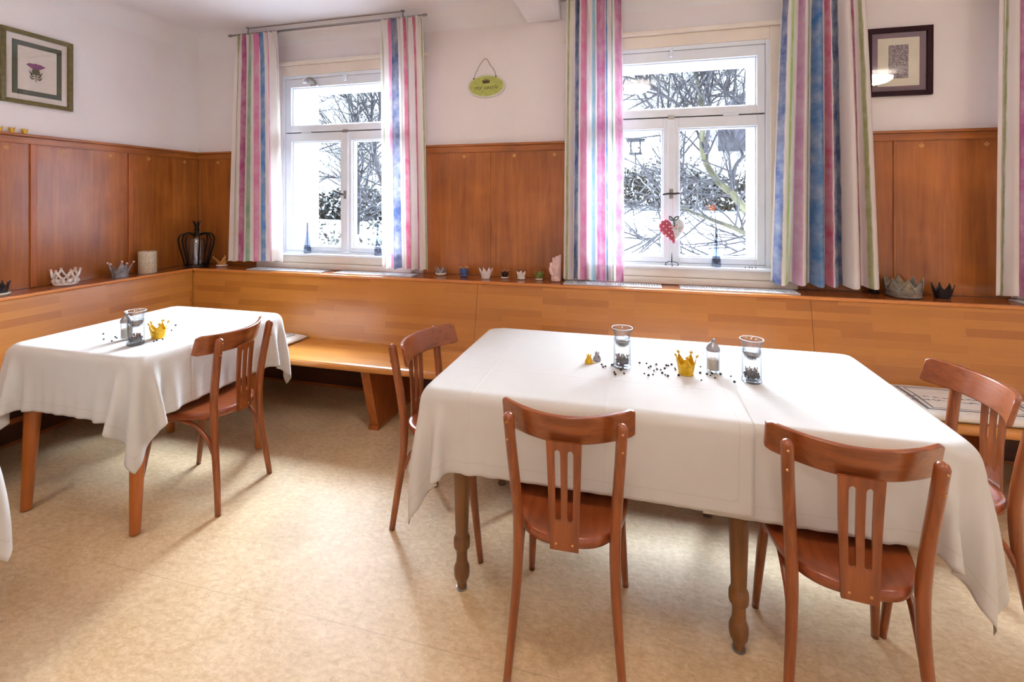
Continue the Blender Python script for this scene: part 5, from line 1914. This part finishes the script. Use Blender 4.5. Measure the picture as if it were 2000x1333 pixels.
def grow(bm, p, d, L, r, depth, rnd, buds=None, spread=0.7):
    """one branch as a wobbly tube with side twigs"""
    n = max(3, int(L / 0.11))
    pts, rr = [p.copy()], [r]
    q = p.copy()
    dd = d.copy()
    for i in range(n):
        dd = (dd + Vector((rnd.uniform(-.14, .14), rnd.uniform(-.14, .14), rnd.uniform(-.07, .13)))).normalized()
        q = q + dd * L / n
        pts.append(q.copy())
        rr.append(max(0.0022, r * (1 - 0.7 * (i + 1) / n)))
        if depth > 0 and rnd.random() < 0.62:
            s = Vector((rnd.uniform(-1, 1), rnd.uniform(-.8, .8), rnd.uniform(-.5, 1)))
            nd = (dd * 0.7 + s.normalized() * spread).normalized()
            grow(bm, q.copy(), nd, L * rnd.uniform(0.35, 0.65), rr[-1] * 0.62, depth - 1, rnd, buds, spread)
        if buds is not None and depth <= 1 and rnd.random() < 0.12:
            buds.append(q.copy())
    add_tube(bm, pts, rr, 4 if r < 0.012 else 6)
def tree(label, y, limbs, moss, seed, tw=3, bud_n=True):
    rnd = random.Random(seed)
    base = limbs[0][0][0]
    t = thing('bare_tree', label, 'tree', (base[0], y, gz(base[0], y) - 0.05))
    off = Vector(t.location)
    bm_m, bm_t, buds = bmesh.new(), bmesh.new(), []
    for li, (pts, r0, r1) in enumerate(limbs):
        P = [Vector((x, y + 0.12 * math.sin(i * 1.7 + li), z)) - off for i, (x, z) in enumerate(pts)]
        sm = smoothpts(P, 5)
        n = len(sm)
        add_tube(bm_m if li < moss else bm_t, sm, [r0 + (r1 - r0) * k / (n - 1) for k in range(n)], 8)
        for k in range(2, n):
            if rnd.random() < 0.75:
                d = (sm[k] - sm[k - 1]).normalized()
                s = Vector((rnd.uniform(-1, 1), rnd.uniform(-.7, .7), rnd.uniform(-.6, 1))).normalized()
                grow(bm_t, sm[k].copy(), (d * 0.6 + s * 0.9).normalized(), rnd.uniform(0.45, 1.05), 0.013, tw - 1, rnd, buds)
    obj('trunk', bm_m, 'bark_moss' if moss else 'bark', t, smooth=True)
    obj('branches', bm_t, 'bark', t, smooth=True)
    if buds:
        bb = bmesh.new()
        for b in buds[:520]:
            add_ball(bb, b, rnd.uniform(0.008, 0.017), 1)
        obj('buds', bb, 'bark', t)
limbs = [
    ([(1.55, 0.3), (1.40, 0.75), (1.27, 1.15), (1.04, 1.48), (0.88, 1.68), (0.75, 1.96), (0.72, 2.25), (0.71, 2.53), (0.67, 2.93), (0.64, 3.4)], 0.052, 0.016),
    ([(1.40, 0.80), (1.27, 1.01), (1.04, 1.14), (0.77, 1.25), (0.56, 1.34), (0.42, 1.41)], 0.034, 0.012),
    ([(0.88, 1.68), (0.56, 1.62), (0.29, 1.48), (0.0, 1.54)], 0.018, 0.006),
    ([(1.04, 1.48), (1.04, 1.79), (1.14, 1.95), (1.05, 2.23), (1.06, 2.79), (1.05, 3.3)], 0.022, 0.010),
    ([(0.75, 1.96), (0.80, 2.47), (0.72, 2.93), (0.68, 3.4)], 0.018, 0.010),
    ([(1.60, 2.1), (1.14, 2.48), (1.01, 2.63), (0.85, 2.75), (0.72, 2.93)], 0.016, 0.012),
    ([(0.75, 2.0), (0.59, 2.48), (0.42, 2.86), (0.34, 3.3)], 0.015, 0.009),
    ([(0.62, 1.62), (0.40, 2.1), (0.17, 2.5), (0.06, 2.74), (-0.02, 2.98), (-0.14, 3.3)], 0.014, 0.008),
    ([(0.70, 2.2), (0.48, 2.49), (0.23, 2.67), (0.09, 2.86), (-0.2, 3.0)], 0.011, 0.006),
    ([(1.27, 0.95), (0.95, 0.85), (0.62, 0.80), (0.45, 0.66)], 0.010, 0.005),
    ([(0.55, 1.34), (0.40, 1.18), (0.22, 1.02), (0.05, 0.93)], 0.009, 0.004),
]
tree('bare tree with mossy leaning trunk just outside middle window', 5.6, limbs, 2, 5, 3)
limbs = [
    ([(-3.55, 0.4), (-3.60, 1.22), (-3.76, 1.76), (-3.85, 2.24), (-3.97, 2.72), (-4.0, 3.12), (-4.16, 3.7)], 0.034, 0.012),
    ([(-3.76, 1.76), (-3.98, 2.16), (-4.16, 2.41), (-4.23, 2.57), (-4.44, 3.06), (-4.57, 3.35)], 0.016, 0.009),
    ([(-3.72, 1.30), (-3.85, 1.37), (-4.16, 1.69), (-4.53, 1.77), (-4.9, 1.9)], 0.015, 0.006),
    ([(-3.76, 1.80), (-4.03, 2.09), (-4.34, 2.33), (-4.9, 2.35)], 0.014, 0.005),
    ([(-3.80, 2.0), (-3.82, 2.5), (-3.84, 2.79), (-3.80, 3.3)], 0.016, 0.010),
    ([(-3.90, 2.5), (-4.30, 2.62), (-4.70, 2.60), (-5.0, 2.8)], 0.010, 0.005),
]
tree('bare branching tree outside left window, beyond right curtain', 6.5, limbs, 0, 9, 3)

def auto_tree(label, x, y, h, seed, nl=16):
    rnd = random.Random(seed)
    g = gz(x, y)
    t = thing('bare_tree', label, 'tree', (x, y, g - 0.05))
    bt, bb = bmesh.new(), bmesh.new()
    sm = smoothpts([(0, 0, 0), (0.06, 0, h * 0.3), (-0.03, 0.05, h * 0.6), (0.05, 0, h)], 6)
    n = len(sm)
    add_tube(bt, sm, [0.07 + (0.012 - 0.07) * k / (n - 1) for k in range(n)], 8)
    for k in range(nl):
        i = int(n * (0.12 + 0.8 * k / nl))
        a = rnd.uniform(0, 6.28)
        d = Vector((math.cos(a), 0.6 * math.sin(a), rnd.uniform(0.35, 1.0))).normalized()
        grow(bb, sm[i].copy(), d, rnd.uniform(1.1, 2.3) * (1 - 0.4 * k / nl), 0.026, 2, rnd, None, 0.8)
    obj('trunk', bt, 'bark', t, smooth=True)
    obj('branches', bb, 'bark', t, smooth=True)
auto_tree('bare tree farther back in garden, behind the tree outside left window', -6.2, 9.6, 3.4, 31)
auto_tree('bare tree farther back beyond hedge, seen through middle window', 0.9, 13.2, 3.6, 32, 18)

# barn up the slope
t = thing('barn', 'grey wooden barn with snowy roof up the slope, seen through middle window', 'barn', (3.9, 17.4, gz(3.9, 17.4) - 0.6))
M['barn_wood'] = plain('weathered_boards', (0.13, 0.13, 0.16, 1), 0.9, 0, 0.25, 6)
bm = bmesh.new()
add_prism(bm, [(-1.35, -1.4, 0), (1.35, -1.4, 0), (1.35, -1.4, 1.45), (0, -1.4, 2.35), (-1.35, -1.4, 1.45)], (0, 2.8, 0))
obj('walls', bm, 'barn_wood', t)
bm = bmesh.new()
for s in (-1, 1):
    add_prism(bm, [(s * 1.6, -1.6, 1.30), (0, -1.6, 2.37), (0, -1.6, 2.55), (s * 1.65, -1.6, 1.45)], (0, 3.2, 0))
obj('snowy_roof', bm, 'snow', t)
bm = bmesh.new()
add_box(bm, -0.4, 0.4, -1.43, -1.39, 0, 1.3)
obj('door', bm, 'leaf_olive', t)

# small bird feeder on a post in the garden
t = thing('bird_feeder', 'small dark bird feeder on post in garden, seen through middle window', 'bird feeder', (0.03, 14.0, gz(0.03, 14)))
bm = bmesh.new()
zz = 3.0 - t.location.z
add_tube(bm, [(0, 0, 0), (0, 0, zz - 0.25)], 0.02, 6)
obj('post', bm, 'bark', t)
bm = bmesh.new()
add_box(bm, -0.18, 0.18, -0.15, 0.15, zz - 0.26, zz - 0.21)
for s in (-1, 1):
    add_box(bm, s * 0.13 - 0.02, s * 0.13 + 0.02, -0.1, 0.1, zz - 0.21, zz + 0.12)
add_box(bm, -0.26, 0.26, -0.2, 0.2, zz + 0.12, zz + 0.18)
obj('house', bm, 'bark', t)
